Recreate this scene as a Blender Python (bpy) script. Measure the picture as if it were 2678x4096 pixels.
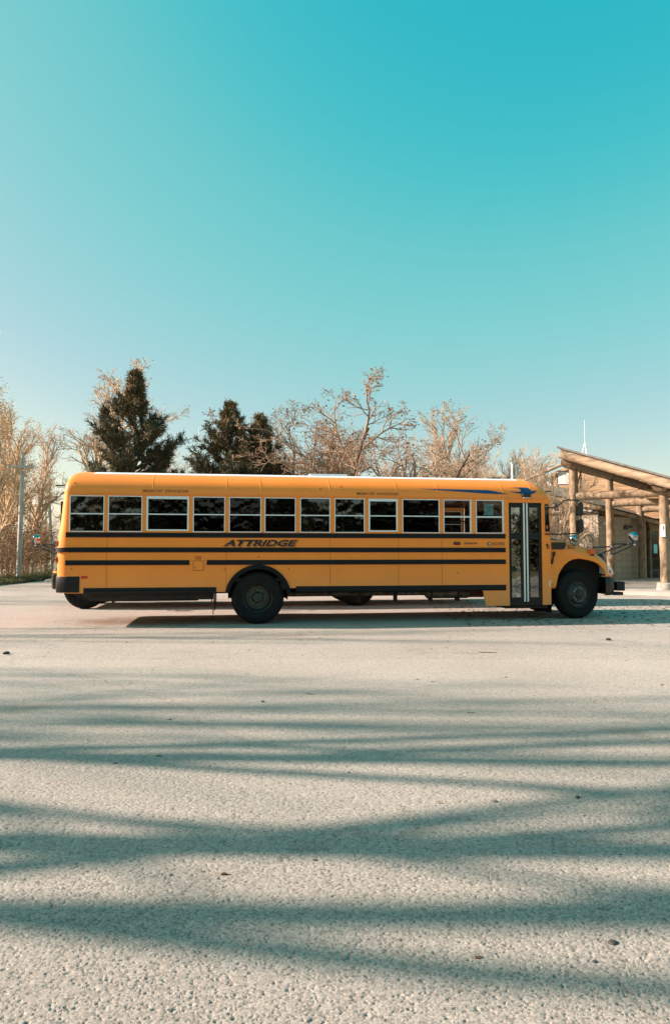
import bpy, bmesh, math, random
import numpy as np
from mathutils import Vector, Matrix
from mathutils.geometry import tessellate_polygon

for o in list(bpy.data.objects):
    bpy.data.objects.remove(o)
SC = bpy.context.scene
COL = SC.collection
R = math.radians

# ------------------------------------------------------------------ camera
F_PX, PIC_H, CAM_H = 2780.0, 4096.0, 1.475
cam_d = bpy.data.cameras.new('camera')
cam_d.sensor_fit = 'VERTICAL'; cam_d.sensor_height = 36.0
cam_d.lens = F_PX / PIC_H * 36.0
cam_d.clip_start = 0.05; cam_d.clip_end = 4000
cam = bpy.data.objects.new('camera', cam_d); COL.objects.link(cam)
cam.location = (0, 0, CAM_H)
cam.rotation_euler = (R(90) + math.atan(155.0 / F_PX), 0, 0)
SC.camera = cam

# ------------------------------------------------------------------ light
SUN_EL, SUN_AZ = 25.5, 177.6          # where the sun stands: angle from +X, counter-clockwise (left, slightly beyond the bus)
sd = Vector((math.cos(R(SUN_AZ)) * math.cos(R(SUN_EL)), math.sin(R(SUN_AZ)) * math.cos(R(SUN_EL)), math.sin(R(SUN_EL))))
sun_d = bpy.data.lights.new('sun', 'SUN'); sun_d.energy = 4.4; sun_d.angle = R(0.53); sun_d.color = (1.0, 0.80, 0.70)
sun = bpy.data.objects.new('sun', sun_d); COL.objects.link(sun)
sun.rotation_euler = (-sd).to_track_quat('-Z', 'Y').to_euler()
world = bpy.data.worlds.new('World'); SC.world = world; world.use_nodes = True
wn = world.node_tree.nodes; wl = world.node_tree.links
sky = wn.new('ShaderNodeTexSky'); sky.sky_type = 'NISHITA'; sky.sun_disc = False
sky.sun_elevation = R(SUN_EL); sky.sun_rotation = R(90 - SUN_AZ)
sky.air_density = 1.0; sky.dust_density = 1.2; sky.ozone_density = 1.5
# film-like grade of the whole sky: one tone curve per colour channel
EXPO = 1.5
sepc = wn.new('ShaderNodeSeparateColor'); comb = wn.new('ShaderNodeCombineColor')
wl.new(sky.outputs[0], sepc.inputs[0])
TONE = ([(0,0),(.6,.01),(.82,.028),(1.27,.165),(2.4,.46),(4.8,1.0),(9,1.45)],
        [(0,0),(1.0,.37),(1.332,.456),(2.0,.58),(3.5,.69),(5.3,.94),(9,1.2)],
        [(0,0),(1.5,.43),(2.315,.546),(3.208,.60),(4.94,.73),(9,.95)])
for ci, pts in enumerate(TONE):
    sc_ = wn.new('ShaderNodeMath'); sc_.operation = 'MULTIPLY'; sc_.inputs[1].default_value = 1/9
    fc = wn.new('ShaderNodeFloatCurve'); cv = fc.mapping.curves[0]
    cv.points[0].location = (0, 0); cv.points[1].location = (1, pts[-1][1]/1.5)
    for x, y in pts[1:-1]: cv.points.new(x/9, y/1.5)
    fc.mapping.update()
    up_ = wn.new('ShaderNodeMath'); up_.operation = 'MULTIPLY'; up_.inputs[1].default_value = 1.03*1.5/(.11*2**EXPO)
    lo_ = wn.new('ShaderNodeMath'); lo_.operation = 'MINIMUM'; lo_.inputs[1].default_value = 9.0
    hi_ = wn.new('ShaderNodeMath'); hi_.operation = 'SUBTRACT'; ad_ = wn.new('ShaderNodeMath'); ad_.operation = 'MULTIPLY_ADD'; ad_.inputs[1].default_value = (.24, .20, .17)[ci] / 1.5
    wl.new(sepc.outputs[ci], lo_.inputs[0]); wl.new(sepc.outputs[ci], hi_.inputs[0]); wl.new(lo_.outputs[0], hi_.inputs[1])
    wl.new(lo_.outputs[0], sc_.inputs[0]); wl.new(sc_.outputs[0], fc.inputs['Value']); wl.new(hi_.outputs[0], ad_.inputs[0]); wl.new(fc.outputs[0], ad_.inputs[2])
    wl.new(ad_.outputs[0], up_.inputs[0]); wl.new(up_.outputs[0], comb.inputs[ci])
bgn = wn['Background']; bgn.inputs[1].default_value = 0.11
wl.new(comb.outputs[0], bgn.inputs[0])
vs = SC.view_settings
vs.view_transform = 'Standard'; vs.look = 'None'; vs.gamma = 1.0; vs.exposure = EXPO; vs.use_curve_mapping = False

# ------------------------------------------------------------------ helpers
def tag(o, label=None, cat=None, group=None, kind=None):
    if label: o['label'] = label
    if cat: o['category'] = cat
    if group: o['group'] = group
    if kind: o['kind'] = kind
    return o

def empty(name, loc=(0, 0, 0), rz=0, parent=None):
    o = bpy.data.objects.new(name, None); COL.objects.link(o)
    o.location = loc; o.rotation_euler = (0, 0, rz); o.parent = parent
    o.empty_display_size = 0.2
    return o

def link(name, me, parent=None):
    o = bpy.data.objects.new(name, me); COL.objects.link(o); o.parent = parent
    return o

def copy_tree(o, parent=None):
    c = o.copy(); COL.objects.link(c); c.parent = parent
    for ch in o.children: copy_tree(ch, c)
    return c

class G:
    """collects shapes of ONE part"""
    def __init__(s): s.v = []; s.f = []
    def add(s, V, Fc):
        b = len(s.v); s.v += [tuple(p) for p in V]; s.f += [tuple(b + i for i in f) for f in Fc]; return s
    def box(s, x0, x1, y0, y1, z0, z1):
        V = [(x0,y0,z0),(x1,y0,z0),(x1,y1,z0),(x0,y1,z0),(x0,y0,z1),(x1,y0,z1),(x1,y1,z1),(x0,y1,z1)]
        return s.add(V, [(0,3,2,1),(4,5,6,7),(0,1,5,4),(1,2,6,5),(2,3,7,6),(3,0,4,7)])
    def obox(s, c, ax, ay, az):
        c = Vector(c); ax, ay, az = Vector(ax), Vector(ay), Vector(az)
        if ax.cross(ay).dot(az) < 0: ay = -ay
        V = [c+a*ax+b*ay+d*az for d in (-1,1) for a, b in ((-1,-1),(1,-1),(1,1),(-1,1))]
        return s.add(V, [(0,3,2,1),(4,5,6,7),(0,1,5,4),(1,2,6,5),(2,3,7,6),(3,0,4,7)])
    def plate(s, out, holes, y0, y1, fn=None):
        """outline and holes in (x,z), solid between y0 and y1"""
        loops = [[Vector((a, b, 0)) for a, b in L] for L in [out] + list(holes)]
        tri = tessellate_polygon(loops)
        flat = [(p.x, p.y) for L in loops for p in L]; n = len(flat)
        P = fn or (lambda a, y, b: (a, y, b))
        V = [P(a, y0, b) for a, b in flat] + [P(a, y1, b) for a, b in flat]
        Fc = []
        for t in tri:
            a, b, c = [flat[i] for i in t]
            ar = (b[0]-a[0])*(c[1]-a[1]) - (c[0]-a[0])*(b[1]-a[1])
            if abs(ar) < 1e-12: continue
            t = tuple(t) if ar > 0 else tuple(reversed(t))
            Fc.append(t); Fc.append(tuple(n + i for i in reversed(t)))
        k = 0
        for L in loops:
            m = len(L)
            for i in range(m):
                j = (i + 1) % m
                Fc.append((k+i, k+j, n+k+j, n+k+i))
            k += m
        return s.add(V, Fc)
    def tube(s, pts, rad, n=10, cap=True):
        pts = [Vector(p) for p in pts]; k = len(pts)
        if not hasattr(rad, '__len__'): rad = [rad] * k
        V = []; up = None
        for i, p in enumerate(pts):
            d = (pts[min(i+1, k-1)] - pts[max(i-1, 0)]).normalized()
            if up is None: up = Vector((0,0,1)) if abs(d.z) < .9 else Vector((1,0,0))
            a = d.cross(up).normalized(); b = a.cross(d).normalized(); up = b
            for j in range(n):
                t = 2*math.pi*j/n
                V.append(p + (a*math.cos(t) + b*math.sin(t))*rad[i])
        Fc = [(i*n+j, i*n+(j+1)%n, (i+1)*n+(j+1)%n, (i+1)*n+j) for i in range(k-1) for j in range(n)]
        if cap: Fc += [tuple(range(n-1,-1,-1)), tuple((k-1)*n+j for j in range(n))]
        return s.add(V, Fc)
    def lathe(s, prof, n=32, mod=None, o=(0,0,0)):
        """profile (r, y) turned about the Y axis"""
        V = []
        for i, (r, y) in enumerate(prof):
            for j in range(n):
                t = 2*math.pi*j/n; rr = r if mod is None else mod(i, j, r)
                V.append((o[0]+rr*math.cos(t), o[1]+y, o[2]+rr*math.sin(t)))
        k = len(prof)
        return s.add(V, [(i*n+j, i*n+(j+1)%n, (i+1)*n+(j+1)%n, (i+1)*n+j) for i in range(k-1) for j in range(n)])
    def loft(s, rings, closed=False):
        n = len(rings[0]); V = [p for r in rings for p in r]
        m = n if closed else n-1
        return s.add(V, [(i*n+j, i*n+(j+1)%n, (i+1)*n+(j+1)%n, (i+1)*n+j) for i in range(len(rings)-1) for j in range(m)])
    def build(s, name, mat, parent=None, smooth=False, fix=False, bevel=0):
        me = bpy.data.meshes.new(name); me.from_pydata(s.v, [], s.f)
        if fix or bevel:
            bm = bmesh.new(); bm.from_mesh(me)
            if fix: bmesh.ops.recalc_face_normals(bm, faces=bm.faces)
            if bevel: bmesh.ops.bevel(bm, geom=bm.edges, offset=bevel, segments=2, affect='EDGES', profile=.5)
            bm.to_mesh(me); bm.free()
        me.materials.append(M[mat])
        if smooth:
            me.shade_smooth()
            if smooth != 'all':
                try: me.set_sharp_from_angle(angle=R(smooth if smooth is not True else 40))
                except Exception: pass
        return link(name, me, parent)

def np_mesh(name, V, quads=None, tris=None, mats=(), midx=None, smooth=False):
    me = bpy.data.meshes.new(name)
    q = np.zeros((0,4), np.int32) if quads is None else np.asarray(quads, np.int32)
    t = np.zeros((0,3), np.int32) if tris is None else np.asarray(tris, np.int32)
    me.vertices.add(len(V)); me.vertices.foreach_set('co', np.asarray(V, np.float32).ravel())
    me.loops.add(q.size + t.size); me.loops.foreach_set('vertex_index', np.concatenate([q.ravel(), t.ravel()]))
    me.polygons.add(len(q) + len(t))
    st = np.concatenate([np.arange(len(q))*4, q.size + np.arange(len(t))*3]).astype(np.int32)
    me.polygons.foreach_set('loop_start', st)
    if midx is not None: me.polygons.foreach_set('material_index', np.asarray(midx, np.int32))
    if smooth: me.polygons.foreach_set('use_smooth', np.ones(len(q)+len(t), bool))
    me.update(calc_edges=True); me.validate()
    for m in mats: me.materials.append(M[m])
    return me

# ------------------------------------------------------------------ materials
M = {}
def new_mat(name):
    m = bpy.data.materials.new(name); m.use_nodes = True; M[name] = m
    n = m.node_tree.nodes; return m, n, m.node_tree.links, n['Principled BSDF']

def mat(name, c, rough=.6, metal=0., var=0., vscale=3., c2=None, bump=0., bscale=20., spec=.5, coat=0., stretch=(1,1,1), detail=5., lo=.35, hi=.65, per_obj=0.):
    m, n, l, b = new_mat(name)
    b.inputs['Roughness'].default_value = rough; b.inputs['Metallic'].default_value = metal
    b.inputs['Specular IOR Level'].default_value = spec; b.inputs['Coat Weight'].default_value = coat
    b.inputs['Coat Roughness'].default_value = .10
    b.inputs['Base Color'].default_value = (*c, 1)
    if var or c2 or bump:
        tc = n.new('ShaderNodeTexCoord'); mp = n.new('ShaderNodeMapping'); mp.inputs['Scale'].default_value = stretch
        l.new(tc.outputs['Object'], mp.inputs['Vector'])
    if var or c2:
        no = n.new('ShaderNodeTexNoise'); no.inputs['Scale'].default_value = vscale; no.inputs['Detail'].default_value = detail
        l.new(mp.outputs[0], no.inputs['Vector'])
        rp = n.new('ShaderNodeValToRGB'); rp.color_ramp.elements[0].position = lo; rp.color_ramp.elements[1].position = hi
        a = c2 or tuple(x*(1-var) for x in c); d = c if c2 else tuple(min(1, x*(1+var)) for x in c)
        rp.color_ramp.elements[0].color = (*a, 1); rp.color_ramp.elements[1].color = (*d, 1)
        l.new(no.outputs['Fac'], rp.inputs[0]); src = rp.outputs[0]
        if per_obj:
            oi = n.new('ShaderNodeObjectInfo'); mr = n.new('ShaderNodeMapRange')
            mr.inputs[3].default_value = 1-per_obj; mr.inputs[4].default_value = 1+per_obj
            l.new(oi.outputs['Random'], mr.inputs[0])
            hs = n.new('ShaderNodeHueSaturation'); l.new(src, hs.inputs['Color']); l.new(mr.outputs[0], hs.inputs['Value']); src = hs.outputs[0]
        l.new(src, b.inputs['Base Color'])
    if bump:
        nb = n.new('ShaderNodeTexNoise'); nb.inputs['Scale'].default_value = bscale; nb.inputs['Detail'].default_value = 4
        l.new(mp.outputs[0], nb.inputs['Vector'])
        bp = n.new('ShaderNodeBump'); bp.inputs['Strength'].default_value = 1; bp.inputs['Distance'].default_value = bump
        l.new(nb.outputs['Fac'], bp.inputs['Height']); l.new(bp.outputs[0], b.inputs['Normal'])
    return m

mat('bus_yellow', (.98,.272,.028), .40, var=.04, vscale=1.3, spec=.45, coat=.15, bump=.0012, bscale=1.6)
def dust():
    m = M['bus_yellow']; n, l = m.node_tree.nodes, m.node_tree.links; b = n['Principled BSDF']; src = b.inputs['Base Color'].links[0].from_socket
    tc = n.new('ShaderNodeTexCoord'); sx = n.new('ShaderNodeSeparateXYZ'); l.new(tc.outputs['Object'], sx.inputs[0])
    mr = n.new('ShaderNodeMapRange'); mr.inputs[1].default_value = 1.15; mr.inputs[2].default_value = .45; l.new(sx.outputs[2], mr.inputs[0])
    no = n.new('ShaderNodeTexNoise'); no.inputs['Scale'].default_value = 4; no.inputs['Detail'].default_value = 8; no.inputs['Roughness'].default_value = .7; l.new(tc.outputs['Object'], no.inputs['Vector'])
    mu = n.new('ShaderNodeMath'); mu.operation = 'MULTIPLY'; l.new(mr.outputs[0], mu.inputs[0]); l.new(no.outputs['Fac'], mu.inputs[1])
    mx = n.new('ShaderNodeMix'); mx.data_type = 'RGBA'; mx.inputs[7].default_value = (.80,.33,.11,1); l.new(mu.outputs[0], mx.inputs[0]); l.new(src, mx.inputs[6]); l.new(mx.outputs[2], b.inputs['Base Color'])
    r2 = n.new('ShaderNodeMapRange'); r2.inputs[3].default_value = .30; r2.inputs[4].default_value = .62; l.new(no.outputs['Fac'], r2.inputs[0]); l.new(r2.outputs[0], b.inputs['Roughness'])
dust()
mat('bus_seam', (.45,.12,.012), .6); mat('bus_rivet', (.95,.45,.12), .5)
mat('roof_sheen', (.78,.76,.73), .4, var=.05, vscale=1.5)  # pale sky sheen on the roof crown, put into the colour
mat('bus_cream', (.55,.50,.40), .6)
mat('rail_black', (.006,.008,.009), .45, var=.2, vscale=6, spec=.3)
mat('gloss_black', (.010,.012,.013), .25)
mat('bumper_dark', (.030,.022,.017), .28, c2=(.014,.012,.011), vscale=3)
mat('rubber', (.005,.006,.006), .8, c2=(.010,.010,.0095), vscale=7, bump=.001, bscale=60, spec=.25)
mat('rim_black', (.020,.021,.020), .45, c2=(.04,.036,.03), vscale=14)
mat('hub_grey', (.055,.046,.040), .6, c2=(.025,.020,.017), vscale=40, metal=.2)
mat('nut_steel', (.02,.02,.02), .5, metal=.4)
mat('pointer_lime', (.14,.36,.07), .5)
mat('pointer_aqua', (.20,.48,.33), .5)
mat('alu_white', (.74,.77,.78), .4)
mat('seal_white', (.80,.78,.74), .5)
mat('chassis', (.014,.012,.011), .8, c2=(.03,.022,.016), vscale=5)
mat('exhaust', (.16,.13,.10), .55, metal=.6, c2=(.06,.04,.03), vscale=8)
mat('rust_red', (.22,.055,.030), .8, c2=(.10,.03,.02), vscale=5)
mat('chrome', (.46,.46,.46), .07, metal=1.)
mat('red_lens', (.55,.03,.025), .25); mat('amber_lens', (.75,.13,.02), .25); mat('oval_lens', (.16,.03,.01), .3)
mat('lamp_clear', (.75,.75,.72), .15)
mat('logo_blue', (.012,.05,.16), .4); mat('letter_black', (.012,.012,.012), .5); mat('letter_brown', (.07,.03,.01), .6)
mat('seat_vinyl', (.05,.022,.012), .55)
mat('paper_blue', (.38,.86,.92), .8); mat('paper_white', (.72,.72,.68), .8)
mat('concrete', (.42,.385,.34), .9, c2=(.33,.30,.265), vscale=2.5, bump=.004, bscale=30)
mat('walk_concrete', (.46,.42,.37), .9, c2=(.37,.34,.30), vscale=1.2, bump=.003, bscale=40)
mat('log_wood', (.32,.235,.15), .85, c2=(.16,.11,.065), vscale=3.2, stretch=(2.2,2.2,1), bump=.02, bscale=7, lo=.34, hi=.62, detail=8)
mat('log_end', (.16,.105,.06), .9, c2=(.08,.05,.03), vscale=7)
mat('fascia_wood', (.48,.36,.24), .8, c2=(.27,.185,.11), vscale=2, stretch=(1,1,4), bump=.006, bscale=8)
mat('siding_wood', (.40,.265,.145), .8, c2=(.22,.135,.07), vscale=2.5, stretch=(.6,.6,8), bump=.004, bscale=10, per_obj=.22)
mat('block_wall', (.50,.42,.32), .9, c2=(.40,.33,.25), vscale=2.5, bump=.006, bscale=18, per_obj=.06)
mat('shingle', (.20,.19,.17), .9, c2=(.12,.115,.105), vscale=6, bump=.01, bscale=14)
mat('roof_brown', (.30,.24,.175), .9, c2=(.20,.155,.11), vscale=5, bump=.01, bscale=12)
mat('eave_dark', (.035,.028,.022), .8)
mat('door_dark', (.03,.03,.028), .4)
mat('window_white', (.75,.74,.70), .5)
mat('curtain', (.52,.44,.30), .8, c2=(.30,.24,.16), vscale=5, stretch=(6,6,1))
mat('bin_blue', (.04,.10,.13), .6)
mat('mast_white', (.8,.8,.79), .5)
mat('pole_grey', (.56,.53,.48), .85, c2=(.40,.37,.33), vscale=3, stretch=(6,6,.5), bump=.004, bscale=20)
mat('wire_grey', (.3,.28,.26), .7)
mat('bark_dark', (.155,.105,.07), .9, c2=(.06,.04,.027), vscale=4, bump=.02, bscale=14)
mat('bark_tan', (.64,.49,.33), .9, c2=(.45,.32,.205), vscale=1.6)
mat('gold_leaf', (.78,.60,.40), .9, c2=(.60,.42,.25), vscale=1.2)
mat('twig_oak', (.42,.30,.20), .9, c2=(.22,.15,.10), vscale=3)
mat('bark_pale', (.56,.43,.30), .9, c2=(.40,.29,.19), vscale=1.3)
mat('dry_leaf', (.30,.155,.065), .8, c2=(.18,.09,.04), vscale=3)
mat('needle', (.085,.082,.034), .6, c2=(.032,.042,.022), vscale=2.2)
mat('needle_tip', (.24,.155,.060), .7, c2=(.10,.08,.03), vscale=2.2)
mat('brush', (.46,.33,.21), .9, c2=(.28,.18,.11), vscale=1.5)
mat('grass', (.13,.125,.030), .8, c2=(.07,.07,.02), vscale=1.5)
mat('earth', (.20,.165,.095), .95, c2=(.10,.10,.04), vscale=.35, bump=.03, bscale=3)
mat('stone', (.22,.21,.19), .85, c2=(.10,.095,.09), vscale=20)
mat('stone_dark', (.07,.066,.06), .8, c2=(.03,.03,.03), vscale=20)
mat('twig', (.16,.09,.05), .85, c2=(.08,.045,.025), vscale=10)

def glass(name, tint, wave, scale, ior=1.75):
    m, n, l, b = new_mat(name); n.remove(b)
    tr = n.new('ShaderNodeBsdfTransparent'); tr.inputs[0].default_value = (*tint, 1)
    gl = n.new('ShaderNodeBsdfGlossy'); gl.inputs['Roughness'].default_value = 0.0; gl.inputs['Color'].default_value = (.95,.97,.97,1)
    fr = n.new('ShaderNodeFresnel'); fr.inputs[0].default_value = ior
    tc = n.new('ShaderNodeTexCoord'); no = n.new('ShaderNodeTexNoise'); no.inputs['Scale'].default_value = scale; no.inputs['Detail'].default_value = 1.5
    bp = n.new('ShaderNodeBump'); bp.inputs['Distance'].default_value = wave; bp.inputs['Strength'].default_value = 1
    l.new(tc.outputs['Object'], no.inputs['Vector']); l.new(no.outputs['Fac'], bp.inputs['Height']); l.new(bp.outputs[0], gl.inputs['Normal'])
    mx = n.new('ShaderNodeMixShader'); l.new(fr.outputs[0], mx.inputs[0]); l.new(tr.outputs[0], mx.inputs[1]); l.new(gl.outputs[0], mx.inputs[2])
    l.new(mx.outputs[0], n['Material Output'].inputs[0])
glass('bus_glass', (.12,.13,.13), .008, 5.0, 1.45)
glass('wavy_glass', (.13,.14,.14), .014, 3.2, 1.95); glass('clear_glass', (.78,.80,.79), .003, 4.0, 1.5)
glass('door_glass', (.50,.53,.52), .0012, 4.0, 2.5)
glass('house_glass', (.25,.26,.25), .001, 2.0, 1.3)

def asphalt(name, near):
    m, n, l, b = new_mat(name)
    tc = n.new('ShaderNodeTexCoord')
    def noise(sc, det, rough=.55):
        x = n.new('ShaderNodeTexNoise'); x.inputs['Scale'].default_value = sc; x.inputs['Detail'].default_value = det; x.inputs['Roughness'].default_value = rough
        l.new(tc.outputs['Object'], x.inputs['Vector']); return x
    def ramp(src, p0, c0, p1, c1):
        r = n.new('ShaderNodeValToRGB'); r.color_ramp.elements[0].position = p0; r.color_ramp.elements[1].position = p1
        r.color_ramp.elements[0].color = (*c0, 1); r.color_ramp.elements[1].color = (*c1, 1); l.new(src, r.inputs[0]); return r
    def mixc(a, bb, fac, mode='MULTIPLY'):
        x = n.new('ShaderNodeMix'); x.data_type = 'RGBA'; x.blend_type = mode
        if isinstance(fac, float): x.inputs[0].default_value = fac
        else: l.new(fac, x.inputs[0])
        l.new(a, x.inputs[6]); l.new(bb, x.inputs[7]); return x.outputs[2]
    sh = .92
    base = ramp(noise(.35, 4).outputs['Fac'], .3, (.415*sh,.366*sh,.318*sh), .7, (.495*sh,.441*sh,.388*sh))
    # aggregate stones
    vo = n.new('ShaderNodeTexVoronoi'); vo.inputs['Scale'].default_value = 75; l.new(tc.outputs['Object'], vo.inputs['Vector'])
    sep = n.new('ShaderNodeSeparateColor'); l.new(vo.outputs['Color'], sep.inputs[0])
    st = ramp(sep.outputs[0], .0, (.74,.74,.74) if near else (.62,.62,.62), 1.0, (1.2,1.19,1.18) if near else (1.28,1.26,1.24))
    col = mixc(base.outputs[0], st.outputs[0], .75)
    # dark pits
    pn = noise(46, 3, .6)
    pit = ramp(pn.outputs['Fac'], .35, (.25,.25,.26), .43, (1,1,1))
    col = mixc(col, pit.outputs[0], .45 if near else .8)
    if near:   # darker at the near end, rising with distance to the main asphalt tone
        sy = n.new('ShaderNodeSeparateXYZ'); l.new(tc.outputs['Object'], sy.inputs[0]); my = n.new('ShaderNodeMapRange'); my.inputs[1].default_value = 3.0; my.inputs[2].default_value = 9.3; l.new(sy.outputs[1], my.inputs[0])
        tone_y = ramp(my.outputs[0], 0.0, (.86,.86,.86), 1.0, (1.04,1.04,1.04)); col = mixc(col, tone_y.outputs[0], 1.0)
        fg = ramp(noise(150, 4, .75).outputs['Fac'], .34, (.45,.45,.46), .62, (1.22,1.21,1.19)); col = mixc(col, fg.outputs[0], .8)
    # pale grit
    gn = noise(28, 2)
    grit = ramp(gn.outputs['Fac'], .68, (1,1,1), .75, (1.35,1.33,1.3))
    col = mixc(col, grit.outputs[0], 1.0)
    # old oil stains, worn in patches
    on = noise(.55, 5, .6)
    oil = ramp(on.outputs['Fac'], .60, (1,1,1), .74, (.62,.55,.47))
    col = mixc(col, oil.outputs[0], .8)
    # hairline cracks
    wn_ = n.new('ShaderNodeTexNoise'); wn_.inputs['Scale'].default_value = 1.3; wn_.inputs['Detail'].default_value = 5
    l.new(tc.outputs['Object'], wn_.inputs['Vector'])
    wv = n.new('ShaderNodeVectorMath'); wv.operation = 'MULTIPLY_ADD'; wv.inputs[1].default_value = (.9,.9,.9); l.new(wn_.outputs['Color'], wv.inputs[0]); l.new(tc.outputs['Object'], wv.inputs[2])
    cv_ = n.new('ShaderNodeTexVoronoi'); cv_.feature = 'DISTANCE_TO_EDGE'; cv_.inputs['Scale'].default_value = .16; l.new(wv.outputs[0], cv_.inputs['Vector'])
    crk = ramp(cv_.outputs['Distance'], .0012, (.42,.40,.38), .0030, (1,1,1)); col = mixc(col, crk.outputs[0], .30)
    # brown spill by the bus rear
    vm = n.new('ShaderNodeVectorMath'); vm.operation = 'SUBTRACT'; vm.inputs[1].default_value = (-3.6,14.6,0); l.new(tc.outputs['Object'], vm.inputs[0])
    vx = n.new('ShaderNodeVectorMath'); vx.operation = 'MULTIPLY'; vx.inputs[1].default_value = (.42,.8,0); l.new(vm.outputs[0], vx.inputs[0])
    vl = n.new('ShaderNodeVectorMath'); vl.operation = 'LENGTH'; l.new(vx.outputs[0], vl.inputs[0])
    ms = n.new('ShaderNodeMath'); ms.operation = 'MULTIPLY_ADD'; ms.inputs[1].default_value = 1.6; l.new(noise(1.4, 6, .65).outputs['Fac'], ms.inputs[0]); l.new(vl.outputs['Value'], ms.inputs[2])
    mh = n.new('ShaderNodeMath'); mh.operation = 'MULTIPLY'; mh.inputs[1].default_value = .4; l.new(ms.outputs[0], mh.inputs[0])
    sp_ = ramp(mh.outputs[0], .44, (.50,.36,.24), .72, (1,1,1)); col = mixc(col, sp_.outputs[0], .85)
    l.new(col, b.inputs['Base Color'])
    b.inputs['Roughness'].default_value = .92; b.inputs['Specular IOR Level'].default_value = .25
    # relief
    ma = n.new('ShaderNodeMath'); ma.operation = 'MULTIPLY_ADD'; l.new(vo.outputs['Distance'], ma.inputs[0]); ma.inputs[1].default_value = -.55
    pr = ramp(pn.outputs['Fac'], .33, (0,0,0), .50, (1,1,1)); l.new(pr.outputs[0], ma.inputs[2])
    mb = n.new('ShaderNodeMath'); mb.operation = 'MULTIPLY_ADD'; l.new(noise(9, 3).outputs['Fac'], mb.inputs[0]); mb.inputs[1].default_value = .9; l.new(ma.outputs[0], mb.inputs[2])
    bp = n.new('ShaderNodeBump'); bp.inputs['Strength'].default_value = .75; bp.inputs['Distance'].default_value = .0012 if near else .0065
    l.new(mb.outputs[0], bp.inputs['Height']); l.new(bp.outputs[0], b.inputs['Normal'])
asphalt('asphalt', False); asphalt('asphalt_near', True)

# ------------------------------------------------------------------ the setting
def sheet(name, pts, z, m, label, cat):
    g = G(); g.add([(x, y, z) for x, y in pts], [tuple(range(len(pts)))])
    return tag(g.build(name, m), label, cat, kind='structure')
sheet('ground', [(-1500,-1500),(1500,-1500),(1500,1500),(-1500,1500)], -.06, 'earth', 'rough grass ground around the lot and under the trees', 'ground')
LOT = [(-12.5,-7),(45,-7),(45,29.5),(3,29.5),(-4,30.5),(-6,37),(-6.4,90),(-15.6,90),(-14.7,48),(-14.3,36),(-14.15,31),(-14.25,29.0),(-15.5,28.0),(-40,26.5),(-60,26.5),(-60,14.5),(-24,13),(-12.5,11)]
lot = sheet('parking_lot', LOT, 0, 'asphalt', 'worn pale asphalt parking lot crossed by tree shadows', 'asphalt')
def worley(X, Y, cell, seed):
    gx, gy = np.floor(X/cell).astype(np.int64), np.floor(Y/cell).astype(np.int64)
    f1 = np.full(X.shape, 9., np.float32); f2 = f1.copy(); idv = np.zeros(X.shape, np.float32)
    for i in (-1, 0, 1):
        for j in (-1, 0, 1):
            cx_, cy_ = gx+i, gy+j; h = (cx_*73856093) ^ (cy_*19349663) ^ (seed*83492791); h = (h*1103515245 + 12345) & 0x7fffffff; h2 = (h*1103515245 + 12345) & 0x7fffffff; h3 = (h2*1103515245 + 12345) & 0x7fffffff
            d = np.hypot((cx_+((h >> 8) % 1000)/1000)*cell - X, (cy_+((h2 >> 8) % 1000)/1000)*cell - Y)/cell
            nearer = d < f1; f2 = np.where(nearer, f1, np.minimum(f2, d)); idv = np.where(nearer, ((h3 >> 8) % 1000)/1000, idv); f1 = np.where(nearer, d, f1)
    return f1, f2, idv
# the near asphalt as real relief: stones set in a worn surface, coarser mesh with distance
ys = [2.0]
while ys[-1] < 9.5: ys.append(ys[-1]*1.0018)
ys = np.array(ys); ks = np.linspace(-.78, .78, 860)
Yg, Kg = np.meshgrid(ys, ks, indexing='ij'); Xg = Yg*Kg
wr = np.random.RandomState(21); wx = np.zeros_like(Xg); wy = np.zeros_like(Xg)
for q in range(9):
    fr_, an_, p1, p2 = wr.uniform(120, 420), wr.uniform(0, 6.28), wr.uniform(0, 6.28), wr.uniform(0, 6.28); ph = (Xg*math.cos(an_) + Yg*math.sin(an_))*fr_
    wx += np.sin(ph+p1); wy += np.sin(ph*1.13+p2)
wx *= .0011; wy *= .0011
f1, f2, idv = worley(Xg*.8+wx, Yg*1.25+wy, .0100, 3); g1, g2, gid = worley(Xg*.7+2*wx, Yg*1.3+2*wy, .026, 8)
pr_ = .18 + .40*((idv*37) % 1); gr_ = .14 + .22*((gid*53) % 1)
patch = .5 + .5*np.sin(Xg*2.1+np.sin(Yg*1.7)*1.3)*np.sin(Yg*2.7+np.sin(Xg*1.1)*1.9)
hgt_ = .10*np.clip((f2-f1)*2.4, 0, 1)*idv - (1.25*(idv < .15+.15*patch))*np.sqrt(np.clip(1-(f1/pr_)**2, 0, 1)) + .25*np.clip(1-(g1/.42)**2, 0, 1)*(gid > .80) - 1.5*(gid < .06+.07*patch)*np.sqrt(np.clip(1-(g1/gr_)**2, 0, 1)) + wr.normal(0, .07, Xg.shape)
amp = .0040*np.clip((10.5-Yg)/5.5, .15, 1)
Zg = .0082 + amp*np.clip(hgt_, -1.7, .6)
ed = np.clip(np.minimum((.78-np.abs(Kg))/.10, (Yg-2.0)/.06), 0, 1); Zg = .0015 + (Zg-.0015)*ed
Zg[-1] = .0015; nR, nC = Zg.shape
ii = (np.arange(nR-1)[:, None]*nC + np.arange(nC-1)[None]); Qg = np.stack([ii, ii+1, ii+nC+1, ii+nC], -1).reshape(-1, 4)
na_ = link('near_surface', np_mesh('near_surface', np.stack([Xg, Yg, Zg], -1).reshape(-1, 3), Qg, None, ['asphalt_near']), lot); tag(na_, kind='stuff')

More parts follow.
